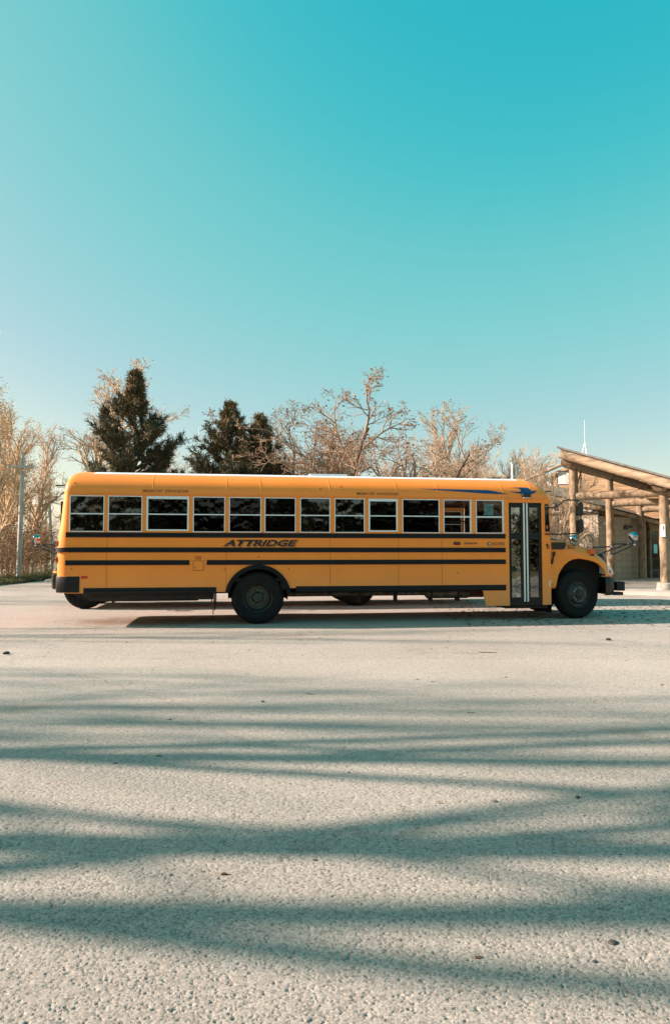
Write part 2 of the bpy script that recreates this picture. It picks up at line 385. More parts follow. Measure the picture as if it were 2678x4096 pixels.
# ------------------------------------------------------------------ the bus
PHI = math.atan(.1546)
W = 2.44
WIN = [(-5.21,-4.56),(-4.49,-3.84),(-3.76,-2.94),(-2.86,-2.23),(-2.15,-1.51),(-1.44,-.81),(-.72,-.10),(-.01,.62),(.70,1.32),(1.42,2.22),(2.31,2.92),(3.02,3.64)]
EMERG = (2, 8)
WZ0, WZ1, WZM = 1.845, 2.555, 2.197
Z0, HR, NR = 2.612, .505, 2.35

def roof_t(z):
    x = max(0., min(1., (z - Z0) / HR)); sn = x ** (NR / 2)
    return W/2 * (1 - max(0, 1 - sn*sn) ** (1 / NR))

def interp(x, tab):
    for (a, b), (c, d) in zip(tab, tab[1:]):
        if x <= c: return b + (d-b) * (max(x, a)-a) / (c-a)
    return tab[-1][1]

def text_mesh(body, box, y, matname, name, parent, shear=0., bold=0., fn=None):
    cu = bpy.data.curves.new('t', 'FONT'); cu.body = body; cu.size = 1; cu.offset = bold; cu.resolution_u = 3
    ob = bpy.data.objects.new('t', cu); COL.objects.link(ob)
    dg = bpy.context.evaluated_depsgraph_get()
    me = bpy.data.meshes.new_from_object(ob.evaluated_get(dg)); bpy.data.objects.remove(ob)
    co = np.zeros(len(me.vertices)*3, np.float32); me.vertices.foreach_get('co', co); co = co.reshape(-1, 3)
    co[:, 0] += shear * co[:, 1]
    mn, mx = co.min(0), co.max(0)
    s = box[0] + (co[:, 0]-mn[0])/(mx[0]-mn[0])*(box[1]-box[0]); z = box[2] + (co[:, 1]-mn[1])/(mx[1]-mn[1])*(box[3]-box[2])
    out = np.stack([s, np.full_like(s, y), z], 1)
    if fn: out[:, 1] = [fn(v) + y for v in z]
    me.vertices.foreach_set('co', out.astype(np.float32).ravel()); me.update(); me.name = name
    me.materials.clear(); me.materials.append(M[matname])
    return link(name, me, parent)

def decal(out, y, matname, name, parent, step=.02):
    bm = bmesh.new(); vs_ = [bm.verts.new((a, 0, b)) for a, b in out]
    f = bm.faces.new(vs_); bmesh.ops.triangulate(bm, faces=[f])
    z = min(b for a, b in out) + step
    while z < max(b for a, b in out):
        bmesh.ops.bisect_plane(bm, geom=bm.verts[:]+bm.edges[:]+bm.faces[:], plane_co=(0,0,z), plane_no=(0,0,1)); z += step
    for v in bm.verts: v.co.y = roof_t(v.co.z) + y
    me = bpy.data.meshes.new(name); bm.to_mesh(me); bm.free(); me.materials.append(M[matname])
    return link(name, me, parent)

def rect(x0, x1, z0, z1): return [(x0,z0),(x1,z0),(x1,z1),(x0,z1)]

def rail(bus, s0, s1, z0, z1, far=False, name='rub_rail', lip=0.):
    h = z1 - z0; prof = [(.012,z0-lip),(-.008,z0-lip),(-.02,z0+.005),(-.026,z0+.2*h),(-.024,z0+.36*h),(-.012,z0+.44*h),(-.012,z0+.56*h),(-.024,z0+.64*h),(-.026,z0+.8*h),(-.02,z1-.005),(-.006,z1),(.012,z1)]
    if far: prof = [(W - t, z) for t, z in prof]
    rings = [[(s, t, z) for t, z in prof] for s in (s0, s1)]
    g = G(); g.loft(rings, True); n = len(prof); g.f += [tuple(range(n)), tuple(range(2*n-1, n-1, -1))]
    return g.build(name, 'rail_black', bus, fix=True)

def window(bus, s0, s1, em, far=False, slider=False, gl='bus_glass'):
    fw = .016; top = .055 if em else .017; fb = .028 if em else .016
    if em: fw = .032
    z0, z1 = WZ0 + (.025 if em else 0), WZ1
    zm = WZM
    holes = [rect(s0+fw, s1-fw, z0+fb, zm-.011), rect(s0+fw, s1-fw, zm+.011, z1-top)]
    y0, y1 = -.014, .03
    if far: y0, y1 = W - .03, W + .014
    g = G(); g.plate(rect(s0, s1, z0, z1), holes, y0, y1)
    if slider:
        g.box(s1-fw-.020, s1-fw-.006, y0-.004, y0+.012, z0+.01, z1-.02); g.box(s0+fw+.004, s1-fw-.022, y0-.004, y0+.012, zm-.022, zm-.013)
    fr = g.build('window', 'alu_white', bus)
    yp = (y0 + y1) / 2
    for (a, b, c, d) in ((s0+fw-.004, s1-fw+.004, z0+fb-.004, zm-.008), (s0+fw-.004, s1-fw+.004, zm+.008, z1-top+.004)):
        dy = .006 if c < zm-.05 and False else 0
        G().box(a, b, yp-.002+dy, yp+.002+dy, c, d).build('pane', gl, fr)
    return fr

def wheel(bus, s, t, z, front, far=False, steer=0., detail=True):
    w = empty('wheel', (s, t, z), parent=bus)
    w.rotation_euler = (0, 0, steer + (math.pi if far else 0))
    prof = [(.285,.045),(.300,.012),(.320,.004),(.36,.008),(.40,-.004),(.44,-.004),(.475,.004),(.497,.016),(.512,.030),(.526,.048),(.528,.10),(.520,.105),(.528,.11),(.528,.17),(.520,.175),(.528,.18),(.526,.235),(.505,.262),(.45,.285),(.33,.28),(.29,.24)]
    def mod(i, j, r): return r - (.012 if i in (8, 9, 10, 13, 15, 16) and j % 3 == 0 else 0)
    G().lathe(prof, 132, mod).build('tyre', 'rubber', w, smooth=35)
    if not front: 
        G().lathe([(r, y+.33) for r, y in prof], 48).build('inner_tyre', 'rubber', w, smooth=35)
    if front: rp = [(.300,.016),(.292,.006),(.284,.012),(.279,.04),(.262,.062),(.24,.066),(.215,.05),(.195,.022),(.18,.012),(.105,.012),(.098,.005)]; hp = [(.098,.02),(.096,-.02),(.085,-.028),(.07,-.03),(.055,-.05),(.05,-.058),(.0,-.06)]; ty = .004; rr = .143; pm = 'pointer_aqua'
    else: rp = [(.300,.016),(.292,.006),(.284,.012),(.279,.05),(.268,.075),(.258,.13),(.235,.165),(.20,.172),(.105,.172)]; hp = [(.108,.18),(.104,.08),(.095,.058),(.085,.052),(.0,.048)]; ty = .155; rr = .152; pm = 'pointer_lime'
    G().lathe(rp, 48).build('rim', 'rim_black', w, smooth=30)
    G().lathe(hp, 28).build('hub', 'hub_grey', w, smooth=30)
    for k in range(6):
        a = 2*math.pi*(k+.3)/6; g = G(); r1 = .222 if front else .215; yy = .052 if front else .160
        pts = [(r1*math.cos(a)+.026*math.cos(b), yy, r1*math.sin(a)+.026*math.sin(b)) for b in [2*math.pi*q/12 for q in range(12)]]
        g.add(pts, [tuple(range(12))]).build('hand_hole', 'gloss_black', w)
    if detail:
        for k in range(10):
            a = 2*math.pi*(k+.5)/10; g = G()
            cx, cz = rr*math.cos(a), rr*math.sin(a); ta = a + math.pi/2 * (1 if k % 2 else -1)
            outl = [(cx+.016*math.cos(ta+b), cz+.016*math.sin(ta+b)) for b in [R(60+24*q) for q in range(11)]] + [(cx+.040*math.cos(ta), cz+.040*math.sin(ta))]
            g.plate(outl, [], ty-.012, ty-.004).build('nut_indicator', pm, w, fix=True)
            G().lathe([(.0,ty-.024),(.012,ty-.022),(.0125,ty)], 6, o=(cx,0,cz)).build('wheel_nut', 'nut_steel', w)
    return w

def build_bus():
    b = empty('school_bus')
    # ---- near side wall with its window openings, wheel arch, door opening
    def wall(far):
        arch = [(-1.56+.655*math.cos(R(a)), .53+.655*math.sin(R(a))) for a in range(169, 10, -8)]
        if far: front = [(4.69,.65)]
        else: front = [(3.16,.65),(3.23,.31),(3.755,.31),(3.755,2.505),(4.50,2.505),(4.50,.32),(4.69,.32)]
        out = [(-5.24,.65)] + arch + front + [(4.69,2.0),(4.69,2.612),(-5.24,2.612)]
        holes = []
        for i, (a, c) in enumerate(WIN):
            z0 = WZ0 + (.025 if i in EMERG else 0); holes.append(rect(a+.006, c-.006, z0+.006, WZ1-.006))
        if far: holes.append(rect(3.78, 4.42, 1.86, 2.50))
        holes.append([(4.585,1.90),(4.675,1.90),(4.645,2.47),(4.585,2.47)])
        g = G(); y = (W-.035, W) if far else (0, .035)
        return g.plate(out, holes, *y).build('side_panel', 'bus_yellow', b)
    wall(False); wall(True)
    for i, (a, c) in enumerate(WIN):
        window(b, a, c, i in EMERG, slider=i in (10, 11), gl='clear_glass' if i in (10, 11) else 'wavy_glass' if i in (0, 1, 6, 7) else 'bus_glass'); window(b, a, c, i in EMERG, far=True, gl='clear_glass' if i in (10, 11) else 'bus_glass')
    window(b, 3.77, 4.43, False, far=True)
    for far in (False, True):
        y0, y1 = (-.008, .02) if not far else (W-.02, W+.008)
        o = [(4.575,1.885),(4.684,1.885),(4.652,2.482),(4.575,2.482)]; h = [(4.592,1.915),(4.664,1.915),(4.636,2.452),(4.592,2.452)]
        q = G().plate(o, [h], y0, y1).build('quarter_window', 'gloss_black', b)
        G().plate([(4.588,1.911),(4.668,1.911),(4.640,2.456),(4.588,2.456)], [], y0+.012, y0+.016).build('pane', 'door_glass', q)
    # ---- roof
    g = G(); rings = []; na = 40
    ss = [-5.35,-5.349,-5.346,-5.34,-5.33,-5.31,-5.28,-5.24,-5.19,-5.12,-5.05] + [-4.5+ .9*i for i in range(10)] + [4.20,4.30,4.40,4.48,4.55,4.60,4.64,4.67,4.688,4.697,4.70]
    for s in ss:
        hf, ins = 1., 0.
        if s < -5.05: hf = max(0, 1-((-5.05-s)/.30)**3.6)**(1/3.2); x = max(0, (-5.2-s)/.15); ins = .15*(1-math.sqrt(max(0,1-min(1,x)**2)))
        if s > 4.2: hf = max(0, 1-((s-4.2)/.50)**2.7)**(1/2.7); x = max(0, (s-4.6)/.10); ins = .10*(1-math.sqrt(max(0,1-min(1,x)**2)))
        ring = []
        for k in range(na+1):
            a = math.pi*k/na; ca, sa = math.cos(a), math.sin(a)
            t = W/2 - math.copysign(abs(ca)**(2/NR), ca)*(W/2+.002-ins); ring.append((s, t, Z0-.002 + HR*hf*sa**(2/NR)))
        rings.append(ring)
    rf = g.loft(rings).build('roof', 'bus_yellow', b, smooth=50, fix=True)
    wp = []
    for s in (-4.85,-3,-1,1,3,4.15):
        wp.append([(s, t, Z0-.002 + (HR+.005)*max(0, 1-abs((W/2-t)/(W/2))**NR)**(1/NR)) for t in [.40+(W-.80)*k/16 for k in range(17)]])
    G().loft(wp).build('roof_sheen_skin', 'roof_sheen', rf, smooth=60, fix=True)  # added white skin over the crown, painted in place of a sky reflection
    for s in (-3.65,-2.2,-1.52,-.11,1.30,2.19,3.63,4.29):
        rr = []
        for ds in (-.012, -.005, .005, .012):
            rr.append([(s+ds, W/2 - math.copysign(abs(math.cos(a))**(2/NR), math.cos(a))*(W/2+(.0035 if abs(ds)<.01 else .0)), Z0 + (HR+(.002 if abs(ds)<.01 else -.004))*math.sin(a)**(2/NR)) for a in [math.pi*k/na for k in range(na+1)]])
        G().loft(rr).build('roof_seam', 'bus_yellow', rf, smooth=60, fix=True)
    G().box(-5.2, 4.6, -.012, .01, 2.574, 2.586).build('drip_rail', 'bus_yellow', b)
    G().box(-.42, .42, W/2-.32, W/2+.32, 3.10, 3.155).build('roof_hatch', 'alu_white', b, bevel=.015)
    G().box(3.75, 3.99, W/2-.25, W/2+.25, 3.08, 3.15).build('roof_vent', 'rail_black', b, bevel=.02)
    # ---- rear end
    def s_back(z): return interp(z, [(.6,-5.46),(1.55,-5.46),(1.75,-5.445),(2.0,-5.41),(2.54,-5.36),(2.62,-5.35)])
    rings = []; rr = .21
    for z in (.66,.8,1.0,1.3,1.55,1.65,1.75,1.88,2.0,2.2,2.4,2.54,2.612):
        sb = s_back(z); L = -5.22 - sb; ring = []
        for k in range(9): a = R(90*k/8); ring.append((-5.22-L*math.sin(a), rr*(1-math.cos(a)), z))
        for k in range(9): a = R(90-90*k/8); ring.append((-5.22-L*math.sin(a), W-rr*(1-math.cos(a)), z))
        rings.append(ring)
    rear = G().loft(rings).build('rear_panel', 'bus_yellow', b, smooth=50, fix=True)
    for t0, t1 in ((.28,.72),(W-.72,W-.28)): G().box(-5.44, -5.36, t0, t1, 1.9, 2.45).build('rear_window', 'gloss_black', b)
    d = G().box(-5.475, -5.40, .85, W-.85, .80, 2.48).build('emergency_door', 'bus_yellow', b)
    G().box(-5.50, -5.47, .95, W-.95, 1.75, 2.4).build('pane', 'gloss_black', d); G().box(-5.52, -5.475, W-1.05, W-.92, 1.3, 1.36).build('handle', 'gloss_black', d)
    for t in (.10, W-.22): 
        g = G().box(-5.50, -5.35, t, t+.16, 2.745, 2.765); g.build('lamp_visor', 'gloss_black', b)
    for t in (.16, W-.26): G().lathe([(.0,-.02),(.06,-.01),(.065,.02)], 16).build('tail_lamp', 'red_lens', b)
    tl = [o for o in b.children if o.name.startswith('tail_lamp')]
    for o, t in zip(tl, (.17, W-.17)): o.location = (-5.455, t, 1.62); o.rotation_euler = (0, 0, R(-90))
    for t in (.17, W-.17): G().tube([(-5.47,t,1.30),(-5.44,t,1.30)], .07, 16).build('brake_lamp', 'red_lens', b)
    # rear bumper wraps the corner
    pl = [(-5.0,-.012),(-5.22,-.012),(-5.36,.02),(-5.45,.10),(-5.49,.24),(-5.50,W/2),(-5.49,W-.24),(-5.45,W-.10),(-5.36,W-.02),(-5.22,W+.012),(-5.0,W+.012)]
    rings = [[(s+ins*(.5 if s < -5.1 else 0), t + (ins if t < W/2 else -ins), z) for s, t in pl] for z, ins in ((.66,.03),(.665,.008),(.68,.0),(.955,.0),(.975,.006),(.985,.03))]
    G().loft(rings).build('rear_bumper', 'rail_black', b, smooth=30, fix=True)
    # ---- rub rails, both sides
    for far in (False, True):
        rail(b, -5.27, 3.67, 1.735, 1.832, far); 
        if not far:
            rail(b, -5.24, 3.67, 1.442, 1.54, far)
            rail(b, -5.27, -2.92, 1.192, 1.29, far); rail(b, -2.58, 3.67, 1.192, 1.29, far)
        else: rail(b, -5.24, 4.6, 1.442, 1.54, far); rail(b, -5.27, 4.6, 1.192, 1.29, far)
        rail(b, -4.92, -2.39, .655, .752, far, lip=.02); rail(b, -.80, 3.67 if not far else 4.6, .655, .755, far, lip=.02)
        # fender flare over the rear wheel
        g = G(); rings = []
        for a in range(170, 9, -8):
            ca, sa = math.cos(R(a)), math.sin(R(a)); c = (-1.56, .53)
            row = [(.575,.02),(.575,-.03),(.59,-.045),(.64,-.045),(.66,-.035),(.668,.005)]
            rings.append([(c[0]+r*ca, y if not far else W-y, c[1]+r*sa*1.0) for r, y in row])
        g.loft(rings, True).build('fender_flare', 'rubber', b, smooth=35, fix=True)
    rc = []   # the rear rail that runs round the corner
    for k in range(7): 
        a = R(80*k/6); rc.append((-5.24-.235*math.sin(a), -.012+.2*(1-math.cos(a))))
    g = G(); g.loft([[(s-.006, t-.012, 1.446),(s-.006, t-.012, 1.536),(s+.02,t+.02,1.536),(s+.02,t+.02,1.446)] for s, t in rc], True); g.build('corner_rail', 'rail_black', b, fix=True)
    # ---- entrance door: two glazed leaves
    for (s0, s1, g0, g1) in ((3.765, 4.125, 3.815, 4.035), (4.135, 4.492, 4.225, 4.435)):
        leaf = G().plate(rect(s0, s1, .335, 2.495), [rect(g0, g1, .48, 1.725), rect(g0, g1, 1.86, 2.405)], .02, .055).build('door_leaf', 'rail_black', b)
        for z0, z1 in ((.475,1.73),(1.855,2.41)):
            G().box(g0-.005, g1+.005, .036, .040, z0, z1).build('pane', 'door_glass', leaf)
            G().plate(rect(g0-.012, g1+.012, z0-.007, z1+.007), [rect(g0+.002, g1-.002, z0+.007, z1-.007)], .013, .022).build('gasket', 'gloss_black', leaf)
    for s in (4.083, 4.152): G().box(s, s+.030, -.004, .019, .39, 2.497).build('door_edge_strip', 'seal_white', b)
    G().box(3.757, 4.498, .03, .14, .322, .334).build('door_sill', 'gloss_black', b)
    # ---- cab front: cowl, windscreen
    ws = G().plate(rect(.035, W-.035, .66, 2.60), [rect(.12, W/2-.02, 1.88, 2.50), rect(W/2+.02, W-.12, 1.88, 2.50)], 4.655, 4.688, fn=lambda a, y, c: (y, a, c)).build('cab_front', 'bus_yellow', b, fix=True)
    for a, c in ((.115, W/2-.015), (W/2+.015, W-.115)): G().box(4.666, 4.672, a, c, 1.875, 2.505).build('windscreen', 'door_glass', ws)
    # ---- inside: floor, seats, wheel housing
    G().box(-5.3, 4.6, .05, W-.05, .86, .92).build('cabin_floor', 'rail_black', b)
    for i in range(11):
        s = -4.9 + .74*i
        for t0, t1 in ((.10, 1.03), (W-1.03, W-.10)):
            g = G(); g.box(s, s+.42, t0, t1, 1.22, 1.36)
            g.plate([(s-.12,1.22),(s+.02,1.22),(s-.03,1.86),(s-.06,1.90),(s-.12,1.90),(s-.15,1.86)], [], t0, t1); g.box(s+.1, s+.15, t0+.1, t0+.15, .92, 1.22); g.box(s+.1, s+.15, t1-.15, t1-.1, .92, 1.22)
            g.build('seat', 'seat_vinyl', b)
    g = G(); ring = [(4.25+.0, W-.62+.2*math.cos(a), 1.62+.2*math.sin(a)) for a in [2*math.pi*k/20 for k in range(21)]]
    g.tube([(x-.1*(z-1.62), y, z) for x, y, z in ring], .014, 6).build('steering_wheel', 'gloss_black', b)
    G().box(3.55, 3.95, W-.85, W-.4, 1.3, 2.1).build('driver_seat', 'seat_vinyl', b, bevel=.05)
    G().tube([(3.55,.15,.95),(3.55,.15,1.85),(3.35,.35,2.25)], .018, 8).build('grab_rail', 'hub_grey', b)
    # ---- running gear
    for t in (.80, W-.92): G().box(-5.3, 6.1, t, t+.12, .58, .82).build('frame_rail', 'chassis', b)
    for i in range(12): G().box(-5.1+.8*i, -5.02+.8*i, .06, W-.06, .68, .86).build('floor_beam', 'chassis', b)
    G().box(-4.85, -2.45, .12, .60, .50, .70).build('luggage_box', 'chassis', b, bevel=.02)
    G().box(-4.75, -2.75, .66, W-.70, .44, .64).build('fuel_tank', 'chassis', b, bevel=.04)
    G().tube([(-.95,.42,.575),(2.05,.42,.575)], .055, 14).build('exhaust_pipe', 'exhaust', b, smooth=30)
    G().tube([(2.0,.42,.565),(2.04,.42,.565),(2.06,.42,.565),(2.95,.42,.565),(3.0,.42,.565),(3.06,.42,.565)], [.05,.09,.115,.115,.09,.05], 18).build('muffler', 'exhaust', b, smooth=30)
    for s in (.55, 1.35, 2.12, 2.72): G().box(s, s+.025, .28, .56, .40, .74).build('exhaust_hanger', 'chassis', b)
    G().tube([(-1.3,W/2,.56),(4.3,W/2,.66)], .06, 12).build('drive_shaft', 'chassis', b)
    G().box(.2, 2.2, 1.5, 2.2, .46, .68).build('battery_tray', 'rust_red', b, bevel=.03)
    G().box(2.95, 3.5, .5, 1.4, .46, .66).build('step_well_brace', 'rust_red', b, bevel=.03)
    for s, l in ((-1.57,.5),(5.38,.44)):
        G().tube([(s,.3,.53),(s,W/2-.25,.53),(s,W/2-.15,.53),(s,W/2+.15,.53),(s,W/2+.25,.53),(s,W-.3,.53)], [.07,.08,.2,.2,.08,.07] if s < 0 else .06, 14).build('axle', 'chassis', b, smooth=30)
    for t0, t1 in ((.12,.66),(W-.66,W-.12)):
        G().box(-2.43, -2.415, t0, t1, .28, .70).build('mud_flap', 'rubber', b)
        G().box(4.74, 4.755, t0, t1, .14, .72).build('mud_flap', 'rubber', b)
    for t in (.10, .20): G().tube([(-2.40-t*.4,t,.66),(-2.41-t*.4,t,.10+t)], .012, 6).build('mud_flap_rod', 'exhaust', b)
    G().box(3.72, 4.66, .12, .9, .24, .312).build('step_well', 'chassis', b)
    for t0, t1 in ((.05,.70),(W-.70,W-.05)): G().loft([[(-1.56+r*math.cos(R(a)), t, .53+r*math.sin(R(a))) for t, r in ((t0,.60),(t1,.60),(t1,.25))] for a in range(-5, 186, 10)]).build('wheel_housing', 'chassis', b)
    wheel(b, -1.565, .015, .528, False); wheel(b, -1.565, W-.015, .528, False, far=True, detail=False)
    wheel(b, 5.40, .12, .528, True, steer=R(10)); wheel(b, 5.40, W-.12, .528, True, far=True, steer=R(10))
    # ---- tilt hood with both fenders
    TOP = [(4.69,1.785),(5.05,1.73),(5.34,1.655),(5.58,1.575),(5.7,1.525),(5.82,1.45),(5.95,1.375),(6.02,1.30),(6.08,1.22),(6.14,1.13),(6.20,1.0),(6.235,.915)]
    ARC = [(4.69,.66),(4.845,.66),(4.875,.80),(4.91,.94),(4.97,1.05),(5.05,1.16),(5.14,1.235),(5.23,1.28),(5.37,1.30),(5.57,1.27),(5.70,1.235),(5.78,1.20),(5.86,1.145),(5.92,1.08),(5.96,1.0),(5.99,.905),(6.235,.905)]
    def hood_half(s):
        zt, zb = interp(s, TOP), interp(s, ARC)
        fl = max(0., min(1., (s-4.95)/.4)); fr_ = max(0., (s-5.88)/.355); tf = .085 - .055*fl + .22*fr_**2.4
        zc = zb + (zt - zb) * (.80 - .28*fl)
        if s > 5.9: zc = zb + (zt-zb)*(.52+.3*min(1, (s-5.9)/.3))
        return [(tf+.03, zb), (tf, zb+.05*(zc-zb)), (tf-.008*fl, zb+.35*(zc-zb)), (tf+.005, zb+.75*(zc-zb)), (tf+.035*fl+.004, zc), (tf+.075*fl+.008, zc+.25*(zt-zc)), (tf+.095*fl+.02, zc+.62*(zt-zc)), (tf+.13*fl+.06, zt-.035*min(1,(zt-zb)*4)), (tf+.22*fl+.16, zt-.010), (.75, zt), (W/2, zt+.012)]
    def hood_t(s, z):
        h = [(zz, tt) for tt, zz in hood_half(s)]; return interp(z, h[1:])
    rings = []
    for s in (4.695,4.76,4.84,4.846,4.875,4.91,4.97,5.05,5.14,5.23,5.30,5.37,5.47,5.57,5.70,5.78,5.86,5.92,5.96,5.99,6.03,6.08,6.13,6.18,6.215,6.235):
        half = hood_half(s)
        rings.append([(s, t, z) for t, z in half] + [(s, W-t, z) for t, z in reversed(half[:-1])])
    hd = G().loft(rings).build('hood', 'bus_yellow', b, smooth=40, fix=True)
    tr_ = []
    for s in (4.70,4.84,5.05,5.23,5.37,5.57,5.70,5.82,5.92):
        hh = hood_half(s)[6:]; hh = [(t-.004 if k < 2 else t, z+.005) for k, (t, z) in enumerate(hh)]
        hh[0] = (hh[0][0]*.45+hh[1][0]*.55, hh[0][1]*.45+hh[1][1]*.55)
        tr_.append([(s, t, z) for t, z in hh] + [(s, W-t, z) for t, z in reversed(hh[:-1])])
    G().loft(tr_).build('glare_panel', 'gloss_black', hd, smooth=40, fix=True)
    for t in (.12, W-.34): G().box(4.66, 4.80, t, t+.22, 2.765, 2.785).build('lamp_visor', 'gloss_black', b)
    G().box(4.9, 6.05, .46, W-.46, .62, 1.26).build('engine_bay', 'chassis', b)
    G().box(4.70, 4.86, .10, W-.10, .68, 1.45).build('fire_wall', 'chassis', b)
    for far in (False, True):
        y = (lambda v: v) if not far else (lambda v: W - v)
        def bx(g, a, c, t0, t1, z0, z1): t0, t1 = sorted((y(t0), y(t1))); return g.box(a, c, t0, t1, z0, z1)
        def pp(out, t0, t1, name, m, par): t0, t1 = sorted((y(t0), y(t1))); return G().plate(out, [], t0, t1).build(name, m, par, fix=True)
        pp([(4.765,1.505),(5.03,1.505),(5.055,1.53),(5.088,1.625),(5.075,1.655),(4.78,1.655),(4.762,1.635)], .062, .16, 'hood_vent', 'gloss_black', hd)
        pp([(4.775,1.438),(4.79,1.452),(4.815,1.455),(4.828,1.44),(4.822,1.385),(4.807,1.372),(4.782,1.30),(4.79,1.285),(4.765,1.20),(4.745,1.182),(4.726,1.188),(4.722,1.21),(4.738,1.275),(4.762,1.295),(4.788,1.372),(4.772,1.385)], .045, .10, 'hood_latch', 'gloss_black', hd)
        bx(G(), 5.625, 5.73, .02, .12, 1.40, 1.515).build('marker_lamp', 'amber_lens', hd, bevel=.012)
        bx(G(), 5.635, 5.72, .03, .11, 1.365, 1.40).build('lamp_foot', 'gloss_black', hd)
        # headlamp on the fender nose
        pts = [(6.03,.972),(6.10,.955),(6.175,.965),(6.165,1.02),(6.12,1.115),(6.065,1.13),(6.04,1.12)]
        hl = pp(pts, .055, .40, 'headlamp', 'lamp_clear', hd)
        pp([(6.06,.99),(6.12,.98),(6.11,1.04),(6.07,1.06)], .047, .07, 'turn_signal', 'amber_lens', hl)
        # side mirrors on their loop arm
        yo = -.20
        arm = [(4.56,.03,2.40),(4.60,-.03,2.40),(4.76,-.06,2.40),(4.83,-.10,2.44),(4.95,-.14,2.55),(5.02,-.17,2.565),(5.24,yo,2.555),(5.285,yo,2.53),(5.295,yo,2.45),(5.295,yo,1.93),(5.285,yo,1.87),(5.24,yo,1.845),(4.8,-.08,1.83),(4.60,-.03,1.835),(4.56,.03,1.835)]
        ma = G().tube([(s, y(t), z) for s, t, z in arm], .015, 8).build('mirror_arm', 'gloss_black', b, smooth=60)
        for z0, z1 in ((2.215,2.515),(1.86,2.155)):
            o = [(5.215,z0+.03),(5.235,z0+.008),(5.30,z0),(5.318,z0+.03),(5.325,(z0+z1)/2),(5.318,z1-.03),(5.30,z1),(5.235,z1-.008),(5.215,z1-.03)]
            mm = pp(o, yo-.06, yo+.07, 'side_mirror', 'gloss_black', ma)
            bx(G(), 5.207, 5.213, yo-.045, yo+.055, z0+.03, z1-.03).build('mirror_glass', 'chrome', mm)
        # cross-view mirror on a tripod ahead of the fender
        hx, hy, hz = 6.50, -.12, 1.78
        for pts in ([(5.74,.16,1.50),(5.76,.10,1.55),(6.07,-.02,1.565),(6.15,-.04,1.62),(6.60,hy,1.625)], [(5.90,.14,1.40),(6.45,hy+.04,1.63)], [(6.08,.0,1.37),(6.57,hy,1.60)], [(6.09,-.02,1.57),(6.09,.0,1.37)]):
            G().tube([(s, y(t), z) for s, t, z in pts], .014, 8).build('mirror_strut', 'gloss_black', b)
        for (s, t, z) in ((6.08,-.02,1.568),(6.45,hy+.04,1.628),(6.57,hy,1.61),(6.09,.0,1.37)): bx(G(), s-.02, s+.02, t-.018, t+.018, z-.018, z+.018).build('strut_clamp', 'alu_white', b)
        G().tube([(6.56,y(hy),1.62),(6.62,y(hy-.02),1.66),(6.63,y(hy-.02),1.75)], .014, 8).build('mirror_strut', 'gloss_black', b)
        n1, n2 = 20, 9; rg = []
        for i in range(n2+1):
            a = R(90*i/n2)
            rg.append([(hx+.08-.15*math.sin(a)*.9 , y(hy)+.135*math.cos(a)*math.cos(2*math.pi*j/n1), hz+.125*math.cos(a)*math.sin(2*math.pi*j/n1)*(1.15 if math.sin(2*math.pi*j/n1) < 0 else .85)) for j in range(n1)])
        cm = G().loft(rg, True).build('cross_view_mirror', 'chrome', b, smooth='all', fix=True)
        rg = []
        for i in range(7):
            a = R(90*i/6)
            rg.append([(hx+.078+.045*math.sin(a), y(hy)+.139*math.cos(a)*math.cos(2*math.pi*j/n1), hz+.129*math.cos(a)*math.sin(2*math.pi*j/n1)*(1.15 if math.sin(2*math.pi*j/n1) < 0 else .85)) for j in range(n1)])
        G().loft(rg, True).build('mirror_back', 'gloss_black', cm, smooth='all', fix=True)
        G().lathe([(.0,-.05),(.06,-.045),(.10,-.02),(.11,.02)], 18).build('fender_lamp', 'gloss_black', hd, smooth=40)
        fl_ = [o for o in hd.children if o.name.startswith('fender_lamp')][-1]
        fl_.location = (6.0, y(.30), 1.30)
        # bumper corner
    pl = [(6.00,.075),(6.10,.05),(6.19,.07),(6.235,.16),(6.26,.40),(6.28,W/2),(6.26,W-.40),(6.235,W-.16),(6.19,W-.07),(6.10,W-.05),(6.00,W-.075)]
    G().loft([[(s-i, t+(i if t < W/2 else -i), z) for s, t in pl] for z, i in ((.50,.06),(.515,.02),(.54,.005),(.70,.0),(.86,.005),(.885,.03))]).build('front_bumper', 'bumper_dark', b, smooth=40, fix=True)
    G().box(6.27, 6.47, .10, .34, .595, .795).build('crossing_arm_box', 'rail_black', b, bevel=.015)
    G().box(6.20, 6.42, .10, .32, .50, .57).build('crossing_arm_bracket', 'chassis', b)
    G().box(6.36, 6.39, .36, W-.15, .70, .74).build('crossing_arm', 'alu_white', b)
    gr = G().box(6.16, 6.215, .62, W-.62, .86, 1.12).build('grille', 'gloss_black', hd)
    # ---- small fittings on the near side
    for s, z in ((-5.13,2.80),(-5.15,1.13),(.13,2.80),(-1.56+.0,1.35),(-2.23,1.10),(-.95,1.10),(2.60,1.02),(-.30,2.75)):
        t = roof_t(z) if z > Z0 else 0
        G().lathe([(.0,-.008),(.012,-.006),(.013,.01)], 10, o=(s, t, z)).build('stud', 'gloss_black', b)
    fd = G().plate(rect(-2.845,-2.648,1.085,1.272), [], -.004, .01).build('fuel_door', 'bus_yellow', b, bevel=0)
    g = G().plate(rect(-2.850,-2.643,1.080,1.277), [rect(-2.843,-2.650,1.087,1.270)], -.0055, .004).build('fuel_door_gap', 'letter_brown', fd)
    G().lathe([(.0,-.012),(.010,-.010),(.011,.0)], 10, o=(-2.81,0,1.14)).build('fuel_door_lock', 'hub_grey', fd)
    G().box(-4.97, -4.85, -.012, .004, .938, .982).build('reflector', 'red_lens', b)
    mk_ = G().tube([(2.53,-.012,1.63),(2.66,-.012,1.63)], .033, 14); mk_.build('side_marker', 'gloss_black', b)
